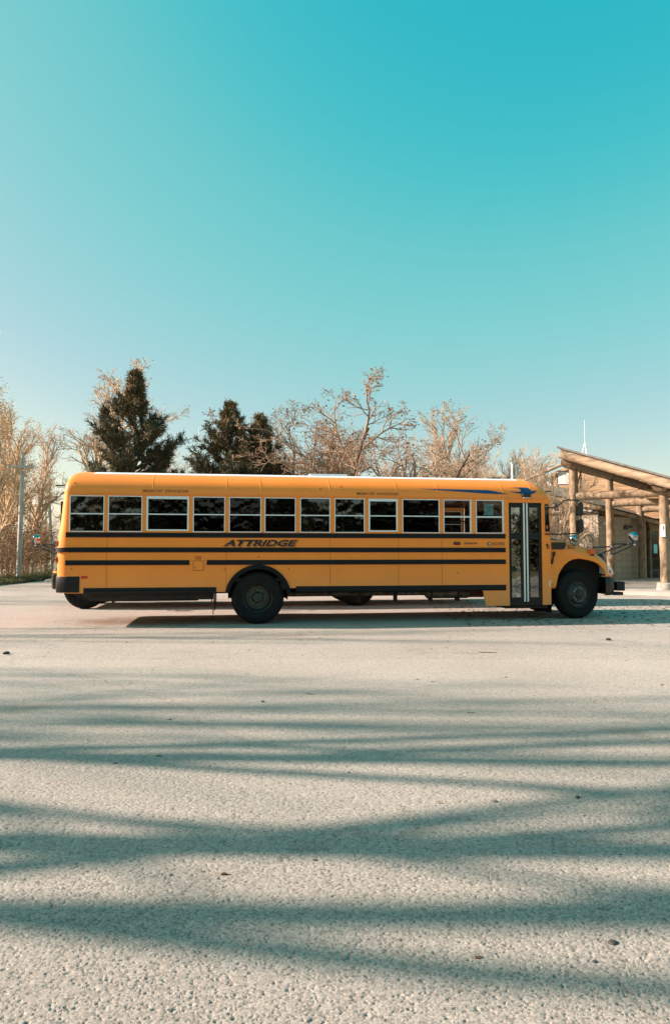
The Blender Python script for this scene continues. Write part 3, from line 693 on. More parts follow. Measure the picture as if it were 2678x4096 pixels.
    G().tube([(2.535,-.022,1.63),(2.655,-.022,1.63)], .027, 14).build('side_marker_lens', 'oval_lens', b)
    lp = G().box(4.06, 4.24, -.07, .02, 2.615, 2.695).build('door_lamp', 'gloss_black', b, bevel=.02)
    G().box(4.075, 4.225, -.06, -.01, 2.604, 2.616).build('lamp_lens', 'lamp_clear', lp)
    G().box(4.645, 4.665, -.022, .0, .70, .80).build('clasp', 'alu_white', b)
    rg_ = [(4.665+.024*math.cos(a), -.02, .815+.024*math.sin(a)) for a in [2*math.pi*k/14 for k in range(15)]]
    G().tube(rg_, .006, 6).build('clasp_ring', 'alu_white', b)
    G().plate([(4.588,1.60),(4.60,1.625),(4.625,1.625),(4.635,1.60),(4.625,1.575),(4.622,1.52),(4.605,1.515),(4.608,1.575)], [], -.015, .0).build('lock_cover', 'gloss_black', b, fix=True)
    for z0 in (1.52,1.55,1.58): G().box(4.64, 4.668, -.004, .002, z0, z0+.018).build('small_print', 'letter_brown', b)
    G().plate(rect(4.606,4.64,1.95,2.02), [], .003, .0035).build('sticker', 'amber_lens', b)
    for s in (-4.50,-2.20,-.10,1.335,2.27):
        G().box(s-.004, s+.004, -.0025, .004, .76, 1.735).build('panel_seam', 'bus_seam', b)
    g = G()
    for k in range(150):
        s = -5.18+.0655*k; g.add([(s-.012,-.0035,2.596),(s+.012,-.0035,2.596),(s+.008,-.007,2.602),(s-.008,-.007,2.602),(s-.012,-.0035,2.608),(s+.012,-.0035,2.608)], [(0,1,2,3),(3,2,5,4)])
    tag(g.build('rivet_row', 'bus_rivet', b), kind='stuff')
    # ---- lettering
    text_mesh('ATTRIDGE', (-2.235,-.745,1.548,1.680), -.003, 'letter_black', 'lettering_shadow', b, .34, .035)
    text_mesh('ATTRIDGE', (-2.247,-.757,1.557,1.689), -.005, 'bus_yellow', 'lettering_gap', b, .34, .045)
    text_mesh('ATTRIDGE', (-2.26,-.77,1.565,1.695), -.007, 'letter_black', 'lettering', b, .34, .046)
    for a in (-3.84, .45): text_mesh('EMERGENCY EXIT   SORTIE DE SECOURS', (a, a+.88, 2.630, 2.685), -.006, 'letter_brown', 'emergency_lettering', b, 0, .004, fn=roof_t)
    text_mesh('GIRARDIN', (2.755,3.05,1.610,1.652), -.004, 'letter_black', 'maker_lettering', b, .3, .02)
    G().plate(rect(3.26,3.65,1.575,1.66), [rect(3.266,3.644,1.581,1.654)], -.004, .002).build('maker_plate', 'letter_brown', b)
    text_mesh('BLUE BIRD', (3.375,3.63,1.600,1.640), -.004, 'letter_brown', 'maker_lettering', b, 0, .012)
    G().plate([(3.312+.035*math.cos(a), 1.618+.028*math.sin(a)) for a in [2*math.pi*k/16 for k in range(16)]], [], -.004, .0).build('maker_emblem', 'gloss_black', b)
    G().plate([(3.29,1.622),(3.312,1.634),(3.338,1.626),(3.325,1.612),(3.30,1.606)], [], -.006, -.003).build('emblem_bird', 'seal_white', b)
    text_mesh('UNLEADED', (-2.815,-2.69,1.335,1.362), -.004, 'letter_brown', 'fuel_lettering', b, 0, .004)
    text_mesh('GASOLINE', (-2.815,-2.69,1.300,1.327), -.004, 'letter_brown', 'fuel_lettering', b, 0, .004)
    text_mesh('5177', (5.115,5.315,1.505,1.605), -.016, 'letter_black', 'fleet_number', b, .08, .02, fn=lambda z: min(hood_t(q, z) for q in (5.1, 5.2, 5.32)))
    decal([(1.74,2.782),(2.92,2.772),(3.32,2.768),(3.76,2.685),(3.60,2.683),(3.22,2.692),(2.58,2.735)], -.009, 'logo_blue', 'logo_streak', b)
    decal([(3.81,2.832),(4.00,2.842),(4.17,2.842),(4.235,2.832),(4.268,2.805),(4.272,2.765),(4.285,2.742),(4.32,2.762),(4.41,2.785),(4.385,2.748),(4.345,2.715),(4.27,2.688),(4.12,2.69),(3.97,2.708),(3.79,2.745),(3.93,2.742),(4.085,2.745),(4.125,2.765),(4.135,2.79),(4.115,2.812),(4.07,2.822)], -.009, 'logo_blue', 'logo_bird', b)
    return b

bus = build_bus()
bus.location = (0, 14.28, 0); bus.rotation_euler = (0, 0, PHI)
tag(bus, 'yellow school bus with black rub rails, its long side to the camera', 'school bus', 'school buses')

def local(s, t): return Vector((math.cos(PHI)*s - math.sin(PHI)*t, math.sin(PHI)*s + math.cos(PHI)*t, 0))
bus2 = copy_tree(bus)
bus2.location = Vector((-6.32, 17.72, 0)) - local(-5.40, -(W-.12)); bus2.rotation_euler = (0, 0, PHI + math.pi)
tag(bus2, 'second school bus parked behind, facing left, only its nose and wheel showing', 'school bus', 'school buses')

# notice taped inside the last window
nb = empty('paper_notice', bus.location + local(3.32, .03), PHI)
G().plate([(-.105,2.235),(-.02,2.23),(.07,2.228),(.105,2.24),(.105,2.475),(-.10,2.48)], [], .0, .002).build('sheet', 'paper_blue', nb, fix=True)
for x, z in ((-.12,2.465),(.095,2.465),(-.12,2.235),(.085,2.235)): G().box(x, x+.045, -.003, -.001, z, z+.018).build('tape', 'paper_white', nb)
for x0, x1, z in ((-.07,.08,2.40),(-.03,.03,2.355),(-.03,.03,2.31)): G().box(x0, x1, -.0025, -.0005, z, z+.010).build('line_of_print', 'letter_black', nb)
tag(nb, 'pale blue paper notice taped inside the bus window beside the door', 'notice')

# ------------------------------------------------------------------ trees
def rnd_perp(d, rng):
    v = Vector((rng.gauss(0,1), rng.gauss(0,1), rng.gauss(0,1))); v -= d * v.dot(d)
    return v.normalized() if v.length > 1e-4 else Vector((1,0,0))

def tubes_np(branches):
    """branches: (points, radii, sides) -> vertices, quads, all vectorised"""
    groups = {}
    for p, r, n in branches: groups.setdefault((len(p), n), []).append((p, r))
    Vs, Qs, off = [], [], 0
    for (k, n), items in groups.items():
        P = np.array([[tuple(q) for q in p] for p, r in items], np.float64); Rr = np.array([r for p, r in items])
        T = np.gradient(P, axis=1); T /= np.linalg.norm(T, axis=2, keepdims=True) + 1e-9
        ref = np.where(np.abs(T[:, :1, 2:3]) < .85, np.array([[[0,0,1.]]]), np.array([[[1.,0,0]]]))
        A = np.cross(T, np.broadcast_to(ref, T.shape)); A /= np.linalg.norm(A, axis=2, keepdims=True) + 1e-9
        Bn = np.cross(A, T)
        an = 2*np.pi*np.arange(n)/n
        V = P[:, :, None] + Rr[:, :, None, None]*(A[:, :, None]*np.cos(an)[None, None, :, None] + Bn[:, :, None]*np.sin(an)[None, None, :, None])
        base = off + (np.arange(len(items))*k*n)[:, None, None] + (np.arange(k-1)*n)[None, :, None]
        j = np.arange(n)[None, None]; j2 = (np.arange(n)+1)[None, None] % n
        Q = np.stack([base+j, base+j2, base+n+j2, base+n+j], -1).reshape(-1, 4)
        Vs.append(V.reshape(-1, 3)); Qs.append(Q); off += V.shape[0]*k*n
    return np.concatenate(Vs), np.concatenate(Qs)

def grow(seed, H, r0, spec, lean=(0,0), stems=1, wig=.12, trop=.06, first=.25, thin=.012):
    """a bare tree: list of branches by level. spec: per level (children, angle, length ratio)"""
    rng = random.Random(seed); out = []; tips = []
    def br(p, d, L, r, lv):
        k = (9, 7, 5, 4, 3)[min(lv, 4)]; pts = [p.copy()]; rad = [r]; w = wig*(1, 1.5, 1.9, 2.1, 2.2)[min(lv, 4)]
        for i in range(1, k):
            d = (d + rnd_perp(d, rng)*w*rng.uniform(.4, 1.4) + Vector((0, 0, trop*(1 if lv else .5)))).normalized()
            p = p + d*(L/(k-1)); pts.append(p.copy()); rad.append(r*(1 - .80*i/(k-1)) if lv else r*(1 - .72*(i/(k-1))**.8))
        rad[-1] = max(rad[-1], thin*.25) if lv < 4 else thin*.2
        out.append((pts, [max(x, thin*.3) for x in rad], (9, 6, 5, 3, 3)[min(lv, 4)], lv))
        if lv >= len(spec): tips.append((pts[-1], d)); tips.append((pts[len(pts)//2], d)); return
        n, ang, ratio = spec[lv]; n = max(1, int(n*rng.uniform(.8, 1.2)))
        f0 = first if lv == 0 else .18
        for c in range(n):
            f = f0 + (1-f0)*((c + rng.uniform(.1, .9))/n); x = f*(k-1); i = min(int(x), k-2); q = pts[i].lerp(pts[i+1], x-i)
            dd = (pts[i+1]-pts[i]).normalized(); a = R(ang)*rng.uniform(.65, 1.25)
            cd = (dd*math.cos(a) + rnd_perp(dd, rng)*math.sin(a)).normalized()
            if cd.z < -.25: cd.z *= -.4; cd.normalize()
            rr = max(thin*.45, min(rad[i]*.72, r*.62*(1-.45*f)))
            br(q, cd, L*ratio*rng.uniform(.7, 1.2)*(1.12-.62*f), rr, lv+1)
    for s in range(stems):
        a = rng.uniform(0, 6.28); tl = .0 if stems == 1 else rng.uniform(.12, .4)
        d = Vector((lean[0]+math.cos(a)*tl, lean[1]+math.sin(a)*tl, 1)).normalized()
        br(Vector((0.12*math.cos(a)*(stems > 1), .12*math.sin(a)*(stems > 1), -.1)), d, H, r0*(1 if stems == 1 else rng.uniform(.6, 1)), 0)
    return out, tips

def leaf_cards(tips, n, size, rng, spread=.12):
    V, Q = [], []
    for i in range(n):
        p, d = tips[rng.randrange(len(tips))]
        c = p + Vector((rng.gauss(0, spread), rng.gauss(0, spread), rng.gauss(0, spread)-.03))
        a = rnd_perp(Vector((0,0,1)), rng); ax = (a + Vector((0,0,rng.uniform(-1, .4)))).normalized(); s = size*rng.uniform(.6, 1.3)
        sd_ = ax.cross(Vector((rng.gauss(0,1), rng.gauss(0,1), rng.gauss(0,1)))).normalized(); up = ax.cross(sd_)
        b = len(V)
        V += [c - ax*s, c + sd_*s*.55 + up*s*.25, c + ax*s, c - sd_*s*.55 + up*s*.25]; Q.append((b, b+1, b+2, b+3))
    return np.array([tuple(v) for v in V]), np.array(Q)

TREE = {}
def tree_kind(key, trunk_mat, crown_mat, leaf=None, split=1, **kw):
    br, tips = grow(**kw)
    tv, tq = tubes_np([(p, r, n) for p, r, n, lv in br if lv < split]); cv, cq = tubes_np([(p, r, n) for p, r, n, lv in br if lv >= split])
    me_t = np_mesh('trunk', tv, tq, None, [trunk_mat], smooth=True)
    me_c = np_mesh('crown', cv, cq, None, [crown_mat], smooth=True); me_l = None
    if leaf:
        lv_, lq = leaf_cards(tips, leaf[0], leaf[1], random.Random(kw['seed']+5), leaf[2]); me_l = np_mesh('dry_leaves', lv_, lq, None, [leaf[3]])
    TREE[key] = (me_t, me_c, me_l)

def plant(key, name, x, y, h=1., rz=0., label='', cat='tree', group=None, sxy=None, z=-.06):
    o = empty(name, (x, y, z), rz); o.scale = (sxy or h, sxy or h, h)
    t, c, l_ = TREE[key]; link('trunk', t, o); link('crown', c, o)
    if l_: tag(link('dry_leaves', l_, o), kind='stuff')
    return tag(o, label, cat, group)

# the kinds; heights in metres
tree_kind('oak', 'bark_dark', 'twig_oak', leaf=(1500,.055,.10,'dry_leaf'), split=1, seed=11, H=7.2, r0=.20, stems=2, spec=[(11,50,.68),(8,46,.52),(7,46,.55),(5,42,.6)], wig=.17, trop=.045, first=.16, thin=.022)
tree_kind('oak_wide', 'bark_dark', 'twig_oak', leaf=(1700,.055,.10,'dry_leaf'), split=1, seed=23, H=6.6, r0=.18, stems=2, spec=[(10,54,.74),(8,48,.52),(7,46,.55),(5,42,.6)], lean=(-.12,.0), wig=.20, trop=.04, first=.12, thin=.022)
tree_kind('tall', 'bark_tan', 'bark_tan', leaf=(1500,.06,.12,'bark_pale'), split=1, seed=5, H=13.5, r0=.30, spec=[(17,46,.40),(8,42,.50),(7,40,.52),(4,38,.6)], wig=.13, trop=.06, first=.28, thin=.03)
tree_kind('pale', 'bark_pale', 'bark_pale', split=1, seed=8, H=9.5, r0=.15, spec=[(30,42,.46),(10,38,.50),(9,36,.5)], wig=.10, trop=.10, first=.12, thin=.030)
tree_kind('pale_b', 'bark_pale', 'bark_pale', split=1, seed=31, H=8.5, r0=.13, spec=[(26,44,.50),(10,40,.50),(8,38,.5)], stems=2, wig=.12, trop=.09, first=.12, thin=.030)
tree_kind('gold', 'bark_tan', 'bark_tan', leaf=(3600,.052,.16,'gold_leaf'), split=1, seed=14, H=11.5, r0=.24, spec=[(20,42,.40),(9,40,.48),(8,38,.5)], wig=.13, trop=.09, first=.18, thin=.034)
tree_kind('shrub', 'brush', 'brush', leaf=(1000,.05,.14,'dry_leaf'), split=1, seed=3, H=2.3, r0=.035, spec=[(10,36,.5),(7,40,.5)], stems=9, wig=.16, trop=.04, first=.1, thin=.016)
tree_kind('evergreen', 'bark_dark', 'bark_dark', leaf=(5200,.09,.22,'needle'), split=1, seed=41, H=2.4, r0=.04, spec=[(10,36,.5),(7,40,.5)], stems=9, wig=.16, trop=.04, first=.08, thin=.016)
tree_kind('bare_tall', 'bark_tan', 'bark_tan', split=1, seed=77, H=19, r0=.17, spec=[(14,28,.40),(5,30,.5),(3,32,.5)], wig=.06, trop=.04, first=.28, thin=.02)

def at(u, Y): return (u - 1339.0)/F_PX*Y     # photo column to metres at depth Y
plant('oak', 'bare_tree', at(1340, 31), 31, 1.02, 2.2, 'dark branching bare tree rising above the bus middle, tallest of its group', sxy=1.2)
plant('oak_wide', 'bare_tree', at(1230, 33), 33, .98, 0.0, 'spreading dark bare tree with crooked limbs right of the pines')
plant('oak_wide', 'bare_tree', at(1150, 34), 34, .90, 3.6, 'dark bare tree half hidden by the narrow pine')
plant('oak', 'bare_tree', at(1620, 33), 33, .95, 5.4, 'rounded dark bare tree right of the tallest dark crown')
plant('tall', 'bare_tree', at(440, 45), 45, .98, 3.9, 'tall bare tree standing right behind the taller pine')
plant('pale', 'bare_tree', at(1830, 44), 44, .98, 0, 'slim pale bare tree with a pointed top right of the dark tree')
plant('pale_b', 'bare_tree', at(1950, 47), 47, .93, 1.0, 'pale twiggy bare tree right of the slim pointed one')
plant('pale', 'bare_tree', at(2090, 50), 50, .74, 2.0, 'low pale bare tree behind the white flue pipes')
plant('pale_b', 'bare_tree', at(2200, 50), 50, .76, 3.0, 'low pale bare tree beside the porch roof peak')
plant('pale_b', 'bare_tree', at(1890, 40), 40, .72, 2.2, 'pale bushy tree low between the slim pointed tree and its right neighbour')
plant('pale', 'bare_tree', at(2015, 44), 44, .70, 4.4, 'pale bushy tree just left of the white flue pipes')
plant('pale_b', 'bare_tree', at(1755, 46), 46, .70, 5.2, 'pale low tree behind the right edge of the dark crown')
plant('pale', 'bare_tree', at(1600, 50), 50, .72, .9, 'pale tree low behind the trunk of the tallest dark tree')
for u_, Y_, sc_, rz_, lab_ in ((1790,52,.86,1.7,'faint pale tree close left of the slim pointed tree'),(1870,54,.84,3.4,'faint pale tree directly right of the slim pointed tree'),(1925,43,.66,.2,'low bushy pale tree above the bus logo streak'),(1990,55,.78,4.9,'faint pale tree left of the flue pipes, behind its neighbours'),(2060,42,.56,1.1,'low pale brush around the foot of the flue pipes'),(2150,54,.70,2.9,'faint pale tree between the flue pipes and the porch')):
    plant('pale' if rz_ < 2 else 'pale_b', 'bare_tree', at(u_, Y_), Y_, sc_, rz_, lab_, sxy=sc_*1.35)
plant('pale_b', 'bare_tree', at(690, 50), 50, .92, 4.0, 'faint pale bare tree seen between the two pines')
plant('gold', 'bare_tree', at(770, 44), 44, .52, 2.0, 'low golden tree in the gap between the pines')
plant('gold', 'bare_tree', at(1190, 38), 38, .50, 5.0, 'low golden tree just right of the narrow pine', sxy=.6)
plant('gold', 'bare_tree', at(1330, 40), 40, .46, 1.0, 'low golden tree under the crooked limbs of the spreading tree', sxy=.6)
plant('gold', 'bare_tree', at(-40, 36), 36, 1.03, 0, 'golden bare tree cut by the left edge of the picture')
plant('gold', 'bare_tree', at(110, 42), 42, .70, 2.2, 'golden leafy-twigged tree right of the near utility pole', sxy=.62)
plant('gold', 'bare_tree', at(10, 50), 50, .92, 1.2, 'golden bare tree behind the near utility pole')
plant('gold', 'bare_tree', at(60, 46), 46, .84, 5.1, 'golden tree close behind the shaft of the near utility pole')
plant('gold', 'bare_tree', at(-20, 40), 40, .72, 3.0, 'lower golden tree between the left picture edge and the near pole')
plant('gold', 'bare_tree', at(-90, 44), 44, 1.06, 4.2, 'tallest golden tree, mostly beyond the left picture edge')
plant('pale_b', 'bare_tree', at(205, 60), 60, .50, 3.1, 'small faint bare tree by the far leaning pole')
for i, (u, Y, sc_, lab) in enumerate(((-60,33,1.0,'brown thicket of dead shrubs at the left picture edge'),(25,35,1.05,'brown shrub just left of the near utility pole'),(115,38,1.1,'brown shrub right of the near utility pole'),(185,44,1.15,'brown shrub at the bend by the bus rear'),(70,40,1.3,'taller brown shrub behind the near utility pole'),(150,50,1.3,'far brown shrub below the golden tree'))):
    plant('shrub', 'dead_shrub', at(u, Y), Y, sc_, i*1.3, lab, 'shrub', 'dead shrubs along the verge')
for i, (x, y, sc_) in enumerate(((1.5,34,1.1),(-3,35,1.2),(5,36,1.2),(8.5,40,1.3),(-7.5,38,1.1),(-10,46,1.4))):
    plant('shrub', 'dead_shrub', x, y, sc_, i*1.7+.4, 'dead shrub in the undergrowth behind the buses', 'shrub', 'undergrowth behind the buses')
# trees left of the picture whose shadows lie across the lot
for i, (x, y, sc_, rz) in enumerate(((-40,10.4,1.0,.3),(-33,7.9,.95,1.9),(-18,5.7,1.0,3.3),(-15,3.9,1.1,5.6),(-18,3.3,1.05,4.04),(-38,13.4,.95,2.6),(-30,7.2,.9,5.0),(-34,29.5,.9,3.9),(-38,22.5,.9,1.2))):
    plant('bare_tall', 'bare_tree', x, y, sc_, rz, 'tall bare tree left of the picture whose shadow bands cross the asphalt', 'tree', 'trees left of the picture', z=-.06)
# the wood across the lot, mirrored in the bus glass
rg = random.Random(4)
for i in range(7):
    plant(('tall','oak','oak_wide')[i % 3], 'bare_tree', -34+10*i+rg.uniform(-2, 2), -27-rg.uniform(0, 10), rg.uniform(.7, .95), i*1.1, 'tree across the lot, mirrored in the bus windows', 'tree', 'wood across the lot')
for i in range(24):
    plant('evergreen', 'evergreen_shrub', -30+2.5*i+rg.uniform(-.8, .8), -15-rg.uniform(0, 6), rg.uniform(1.4, 2.2), i*.9, 'evergreen shrub across the lot, mirrored in the bus windows', 'shrub', 'undergrowth across the lot')

# ---- pines
def pine_mesh(seed, H, Rmax, power=.85, base=.06):
    rng = random.Random(seed); br = []; tufts = []
    tp = [Vector((rng.gauss(0,.02), rng.gauss(0,.02), H*i/8)) for i in range(9)]
    trunk = [(tp, [.16*(1-i/8.4)*H/9+.012 for i in range(9)], 8)]
    z = base*H
    while z < H*.985:
        f = z/H; L = Rmax*(1-max(f, .36))**power*(.35 + .65*min(1, f/.12)) + .10
        n = max(3, int(4.6 + 2*rng.random()))
        a0 = rng.uniform(0, 6.28)
        for k in range(n):
            a = a0 + 6.28*k/n + rng.gauss(0, .22); l = L*rng.choice((.62,.8,.95,1.04,1.12))*rng.uniform(.88, 1.08)
            el = .15 + .65*f + rng.gauss(0, .1); p = Vector((0, 0, z)); d = Vector((math.cos(a)*math.cos(el), math.sin(a)*math.cos(el), math.sin(el)))
            pts = [p.copy()]
            for i in range(4):
                d = (d + Vector((rng.gauss(0,.08), rng.gauss(0,.08), .05 + .09*i*.5))).normalized(); p = p + d*l/4; pts.append(p.copy())
            br.append((pts, [.035*(1-i/4.6)*max(.4, l) for i in range(5)], 4))
            m = int(4 + l*7.5)
            for q in range(m):
                x = rng.uniform(.22, 1.0)**.8*4; i = min(int(x), 3); c = pts[i].lerp(pts[i+1], x-i)
                dd = (pts[i+1]-pts[i]).normalized(); side = (dd*.75 + rnd_perp(dd, rng)*rng.uniform(.35, .9) + Vector((0,0,.35))).normalized()
                tl = rng.uniform(.10, .42)*min(1, .35+l*.55)
                e = c + side*tl; br.append(([c, c.lerp(e, .5)+Vector((0,0,-.01)), e], [.010,.008,.005], 3)); tufts.append((e, side, f)); tufts.append((c.lerp(e, .55), side, f))
        z += H*.040*rng.uniform(.7, 1.35)
    for k in range(6): tufts.append((Vector((0, 0, H*(.9+.1*k/5))), Vector((0,0,1)), 1))
    bv, bq = tubes_np(br); tv, tq = tubes_np(trunk)
    nt = len(tufts); K = 14; nr = np.random.RandomState(seed)
    C = np.array([tuple(t[0]) for t in tufts])[:, None]; D = np.array([tuple(t[1]) for t in tufts])[:, None]
    Nd = D*.75 + nr.normal(0, .62, (nt, K, 3)); Nd /= np.linalg.norm(Nd, axis=2, keepdims=True)
    ln = nr.uniform(.13, .27, (nt, K, 1)); sd_ = np.cross(Nd, nr.normal(0, 1, (nt, K, 3))); sd_ /= np.linalg.norm(sd_, axis=2, keepdims=True)+1e-9
    Bp = C + D*nr.uniform(-.10, .04, (nt, K, 1)); w = .019
    V = np.stack([Bp - sd_*w*.6, Bp + sd_*w*.6, Bp + Nd*ln + sd_*w*.5, Bp + Nd*ln - sd_*w*.5], 2).reshape(-1, 3)
    Q = np.arange(len(V)).reshape(-1, 4)
    brown = (nr.uniform(0, 1, nt) < np.clip(np.array([t[2] for t in tufts])*1.0-.22, .10, .60)); midx = np.repeat(brown.astype(np.int32), K)
    return np_mesh('trunk', tv, tq, None, ['bark_dark'], smooth=True), np_mesh('boughs', bv, bq, None, ['bark_dark']), np_mesh('needles', V, Q, None, ['needle', 'needle_tip'], midx)

def pine(seed, x, y, H, Rm, label, power=.85):
    o = empty('pine_tree', (x, y, -.06)); t, b_, n_ = pine_mesh(seed, H, Rm, power)
    link('trunk', t, o); link('crown', b_, o); tag(link('needles', n_, o), kind='stuff')
    return tag(o, label, 'tree', 'pines behind the bus')
pine(2, at(532, 31), 31, 9.5, 4.7, 'taller dark pine behind the rear half of the bus', 1.0)
pine(7, at(915, 29.5), 29.5, 7.75, 3.9, 'broad shorter pine behind the bus, left of its twin', .98)
pine(9, at(1040, 30.5), 30.5, 7.45, 3.0, 'narrow pine growing against the right side of the broad one', .95)

# ------------------------------------------------------------------ verge, poles, wires
g = G(); edge = [(-14.25,28.9),(-14.12,31),(-14.28,36),(-14.68,48),(-15.5,88)]
rings = [[(x, y, -.03),(x-.12, y, .05),(x-.6, y, .10),(x-2.2, y, .14),(x-9, y, .16),(x-30, y, .2)] for x, y in edge]
tag(g.loft(rings).build('grass_verge', 'earth', None, smooth=True, fix=True), 'grassy verge along the left edge of the asphalt', 'verge', kind='structure')
nr = np.random.RandomState(6); n = 16000
ey = nr.uniform(28.9, 47, n); ex = np.interp(ey, [e[1] for e in edge], [e[0] for e in edge]) - .05 - nr.exponential(.9, n)
hgt = nr.uniform(.06, .22, n); az = nr.uniform(0, 6.28, n); zz = np.interp(np.interp(ey, [e[1] for e in edge], [e[0] for e in edge]) - ex, [0,.12,.6,2.2,9], [-.03,.05,.10,.14,.16]) - .01
V = np.stack([np.stack([ex-.014*np.cos(az), ey-.014*np.sin(az), zz], 1), np.stack([ex+.014*np.cos(az), ey+.014*np.sin(az), zz], 1), np.stack([ex+nr.normal(0,.05,n), ey+nr.normal(0,.05,n), zz+hgt], 1)], 1).reshape(-1, 3)
tag(link('grass', np_mesh('grass', V, None, np.arange(3*n).reshape(-1, 3), ['grass'])), 'short green grass along the verge', 'grass', kind='stuff')

def pole(x, y, h, r, label, lean=0., arm_z=None):
    o = empty('utility_pole', (x, y, .05))
    G().tube([(0,0,0),(lean*.5,0,h*.5),(lean,0,h)], [r, r*.88, r*.72], 12).build('shaft', 'pole_grey', o, smooth=40)
    if arm_z:
        lx = lean*arm_z/h
        G().box(lx-.62, lx+.62, -.17, -.06, arm_z, arm_z+.11).build('crossarm', 'pole_grey', o)
        for k in (-.52, 0, .52): G().lathe([(.0,.0),(.035,.01),(.04,.05),(.03,.1)], 10, o=(0,0,0)).build('insulator', 'paper_white', o).location = (lx+k, -.11, arm_z+.12)
    return tag(o, label, 'utility pole', 'utility poles along the verge')
P1 = (at(80, 34.6), 34.6)
pole(*P1, 6.35, .125, 'grey wooden utility pole nearest on the left, with a crossarm', .06, 5.55)
pole(at(213, 47), 47, 5.5, .12, 'thin far utility pole leaning left beside the bus mirrors', -.34, 5.0)
pole(at(190, 62), 62, 5.4, .12, 'faintest utility pole, farthest along the verge', -.2, 4.9)
for i, (a, b_, lab) in enumerate(((( P1[0]-.50, P1[1]-.1, 5.75),(-24,30,8.9),'upper overhead wire from the pole to the upper left'),((P1[0]+.58, P1[1]-.1, 5.75),(-24,30.6,9.9),'topmost overhead wire from the pole to the left'),((P1[0], P1[1]-.1, 2.75),(-22,32,2.6),'low sagging wire left of the pole'),((P1[0]+.5, P1[1], 5.75),(at(213,47)-.3, 47, 5.1),'overhead wire running back to the far pole'))):
    a, b_ = Vector(a), Vector(b_); pts = [a.lerp(b_, k/12) - Vector((0,0,.5*4*(k/12)*(1-k/12))) for k in range(13)]
    tag(G().tube(pts, .011, 5).build('overhead_wire', 'wire_grey'), lab, 'wire', 'overhead wires')
def mast(u, Y, z1, r, label, tripod=False, z0=0.):
    o = empty('mast', (at(u, Y), Y, z0)); G().tube([(0,0,0),(0,0,z1-z0)], [r, r*.6], 8).build('shaft', 'mast_white', o)
    return tag(o, label, 'mast')
mast(792, 75, 1.475+(2203-1705)/F_PX*75, .04, 'thin white mast far off between the pines')

# ------------------------------------------------------------------ log building
FL = .12                                   # floor of the raised walk
pr = empty('log_porch', (8.98, 26.1, 0), math.atan2(-.6, .8))
def logs(name, a, b, r, par, m='log_wood', taper=.94, seed=1, n=14):
    rg_ = random.Random(seed); a, b = Vector(a), Vector(b); k = 7
    pts = [a.lerp(b, i/k) + Vector((rg_.gauss(0, r*.05), rg_.gauss(0, r*.05), rg_.gauss(0, r*.05))) for i in range(k+1)]
    o = G().tube(pts, [r*(1+(taper-1)*i/k)*rg_.uniform(.95, 1.05) for i in range(k+1)], n).build(name, m, par, smooth=50)
    o.data.materials.append(M['log_end'])
    for p in o.data.polygons:
        if len(p.vertices) > 4: p.material_index = 1
    return o
def roof_z(a): return 5.22 - .36*a
k_ = 0
for a_, top in ((0., 4.55), (3.11, 3.56)):
    for b_ in (0., 4.77, 10.0):
        k_ += 1; logs('post', (a_, b_, FL+(.2 if a_ else 0)), (a_, b_, top), .172, pr, taper=.93, seed=k_)
        if a_:
            pl = G(); pl.tube([(a_, b_, 0),(a_, b_, FL+.22),(a_, b_, FL+.25)], [.31,.29,.26], 18).build('plinth', 'concrete', pr, smooth=30)
logs('beam', (0,-.85,4.71), (0,11.2,4.71), .21, pr, seed=20); logs('beam', (3.11,-.85,3.72), (3.11,11.2,3.72), .21, pr, seed=21)
for i, b_ in enumerate((0., 4.77, 10.0)): logs('tie_beam', (.12,b_+.02,3.5), (3.55,b_-.02,3.52), .155, pr, seed=30+i)
logs('knee_brace', (.02,.14,3.85), (.02,.80,4.55), .055, pr, seed=40)
logs('rake_log', (-.12,-1.0,roof_z(-.12)-.25), (4.7,-1.0,roof_z(4.7)-.25), .165, pr, m='fascia_wood', seed=41)
for i, b_ in enumerate((1.6,3.3,6.4,8.2,10.9)): logs('rafter', (-.12,b_,roof_z(-.12)-.19), (4.6,b_,roof_z(4.6)-.19), .10, pr, seed=50+i)
for i in range(13):
    a0 = -.18 + i*.375; zc = roof_z(a0+.19)-.072
    G().obox((a0+.19, 5.4, zc), (.185, 0, -.36*.185), (0, 6.35, 0), (.004, 0, .012)).build('roof_board', 'fascia_wood', pr)
G().obox((2.26, 5.4, roof_z(2.26)-.022), (2.48, 0, -.36*2.48), (0, 6.52, 0), (.012, 0, .032)).build('roof_covering', 'shingle', pr)
sb = G().box(3.03, 3.19, -.235, -.20, 1.95, 2.38).build('notice_board', 'paper_white', pr, bevel=.01)
G().box(3.10, 3.16, -.240, -.236, 2.20, 2.33).build('notice_picture', 'stone', sb)
tag(pr, 'log porch on thick round posts with a sloping shingled roof', 'porch')

C0 = Vector((12.5, 33.0, 0)); d1 = Vector((-.8, .6, 0)); d2 = Vector((.85, .527, 0)).normalized()
n1 = Vector((-.6, -.8, 0)); n2 = Vector((d2.y, -d2.x, 0))
hb = empty('lodge_building', C0)
def onw(d, n_, k, off, z): return d*k + n_*off + Vector((0, 0, z))
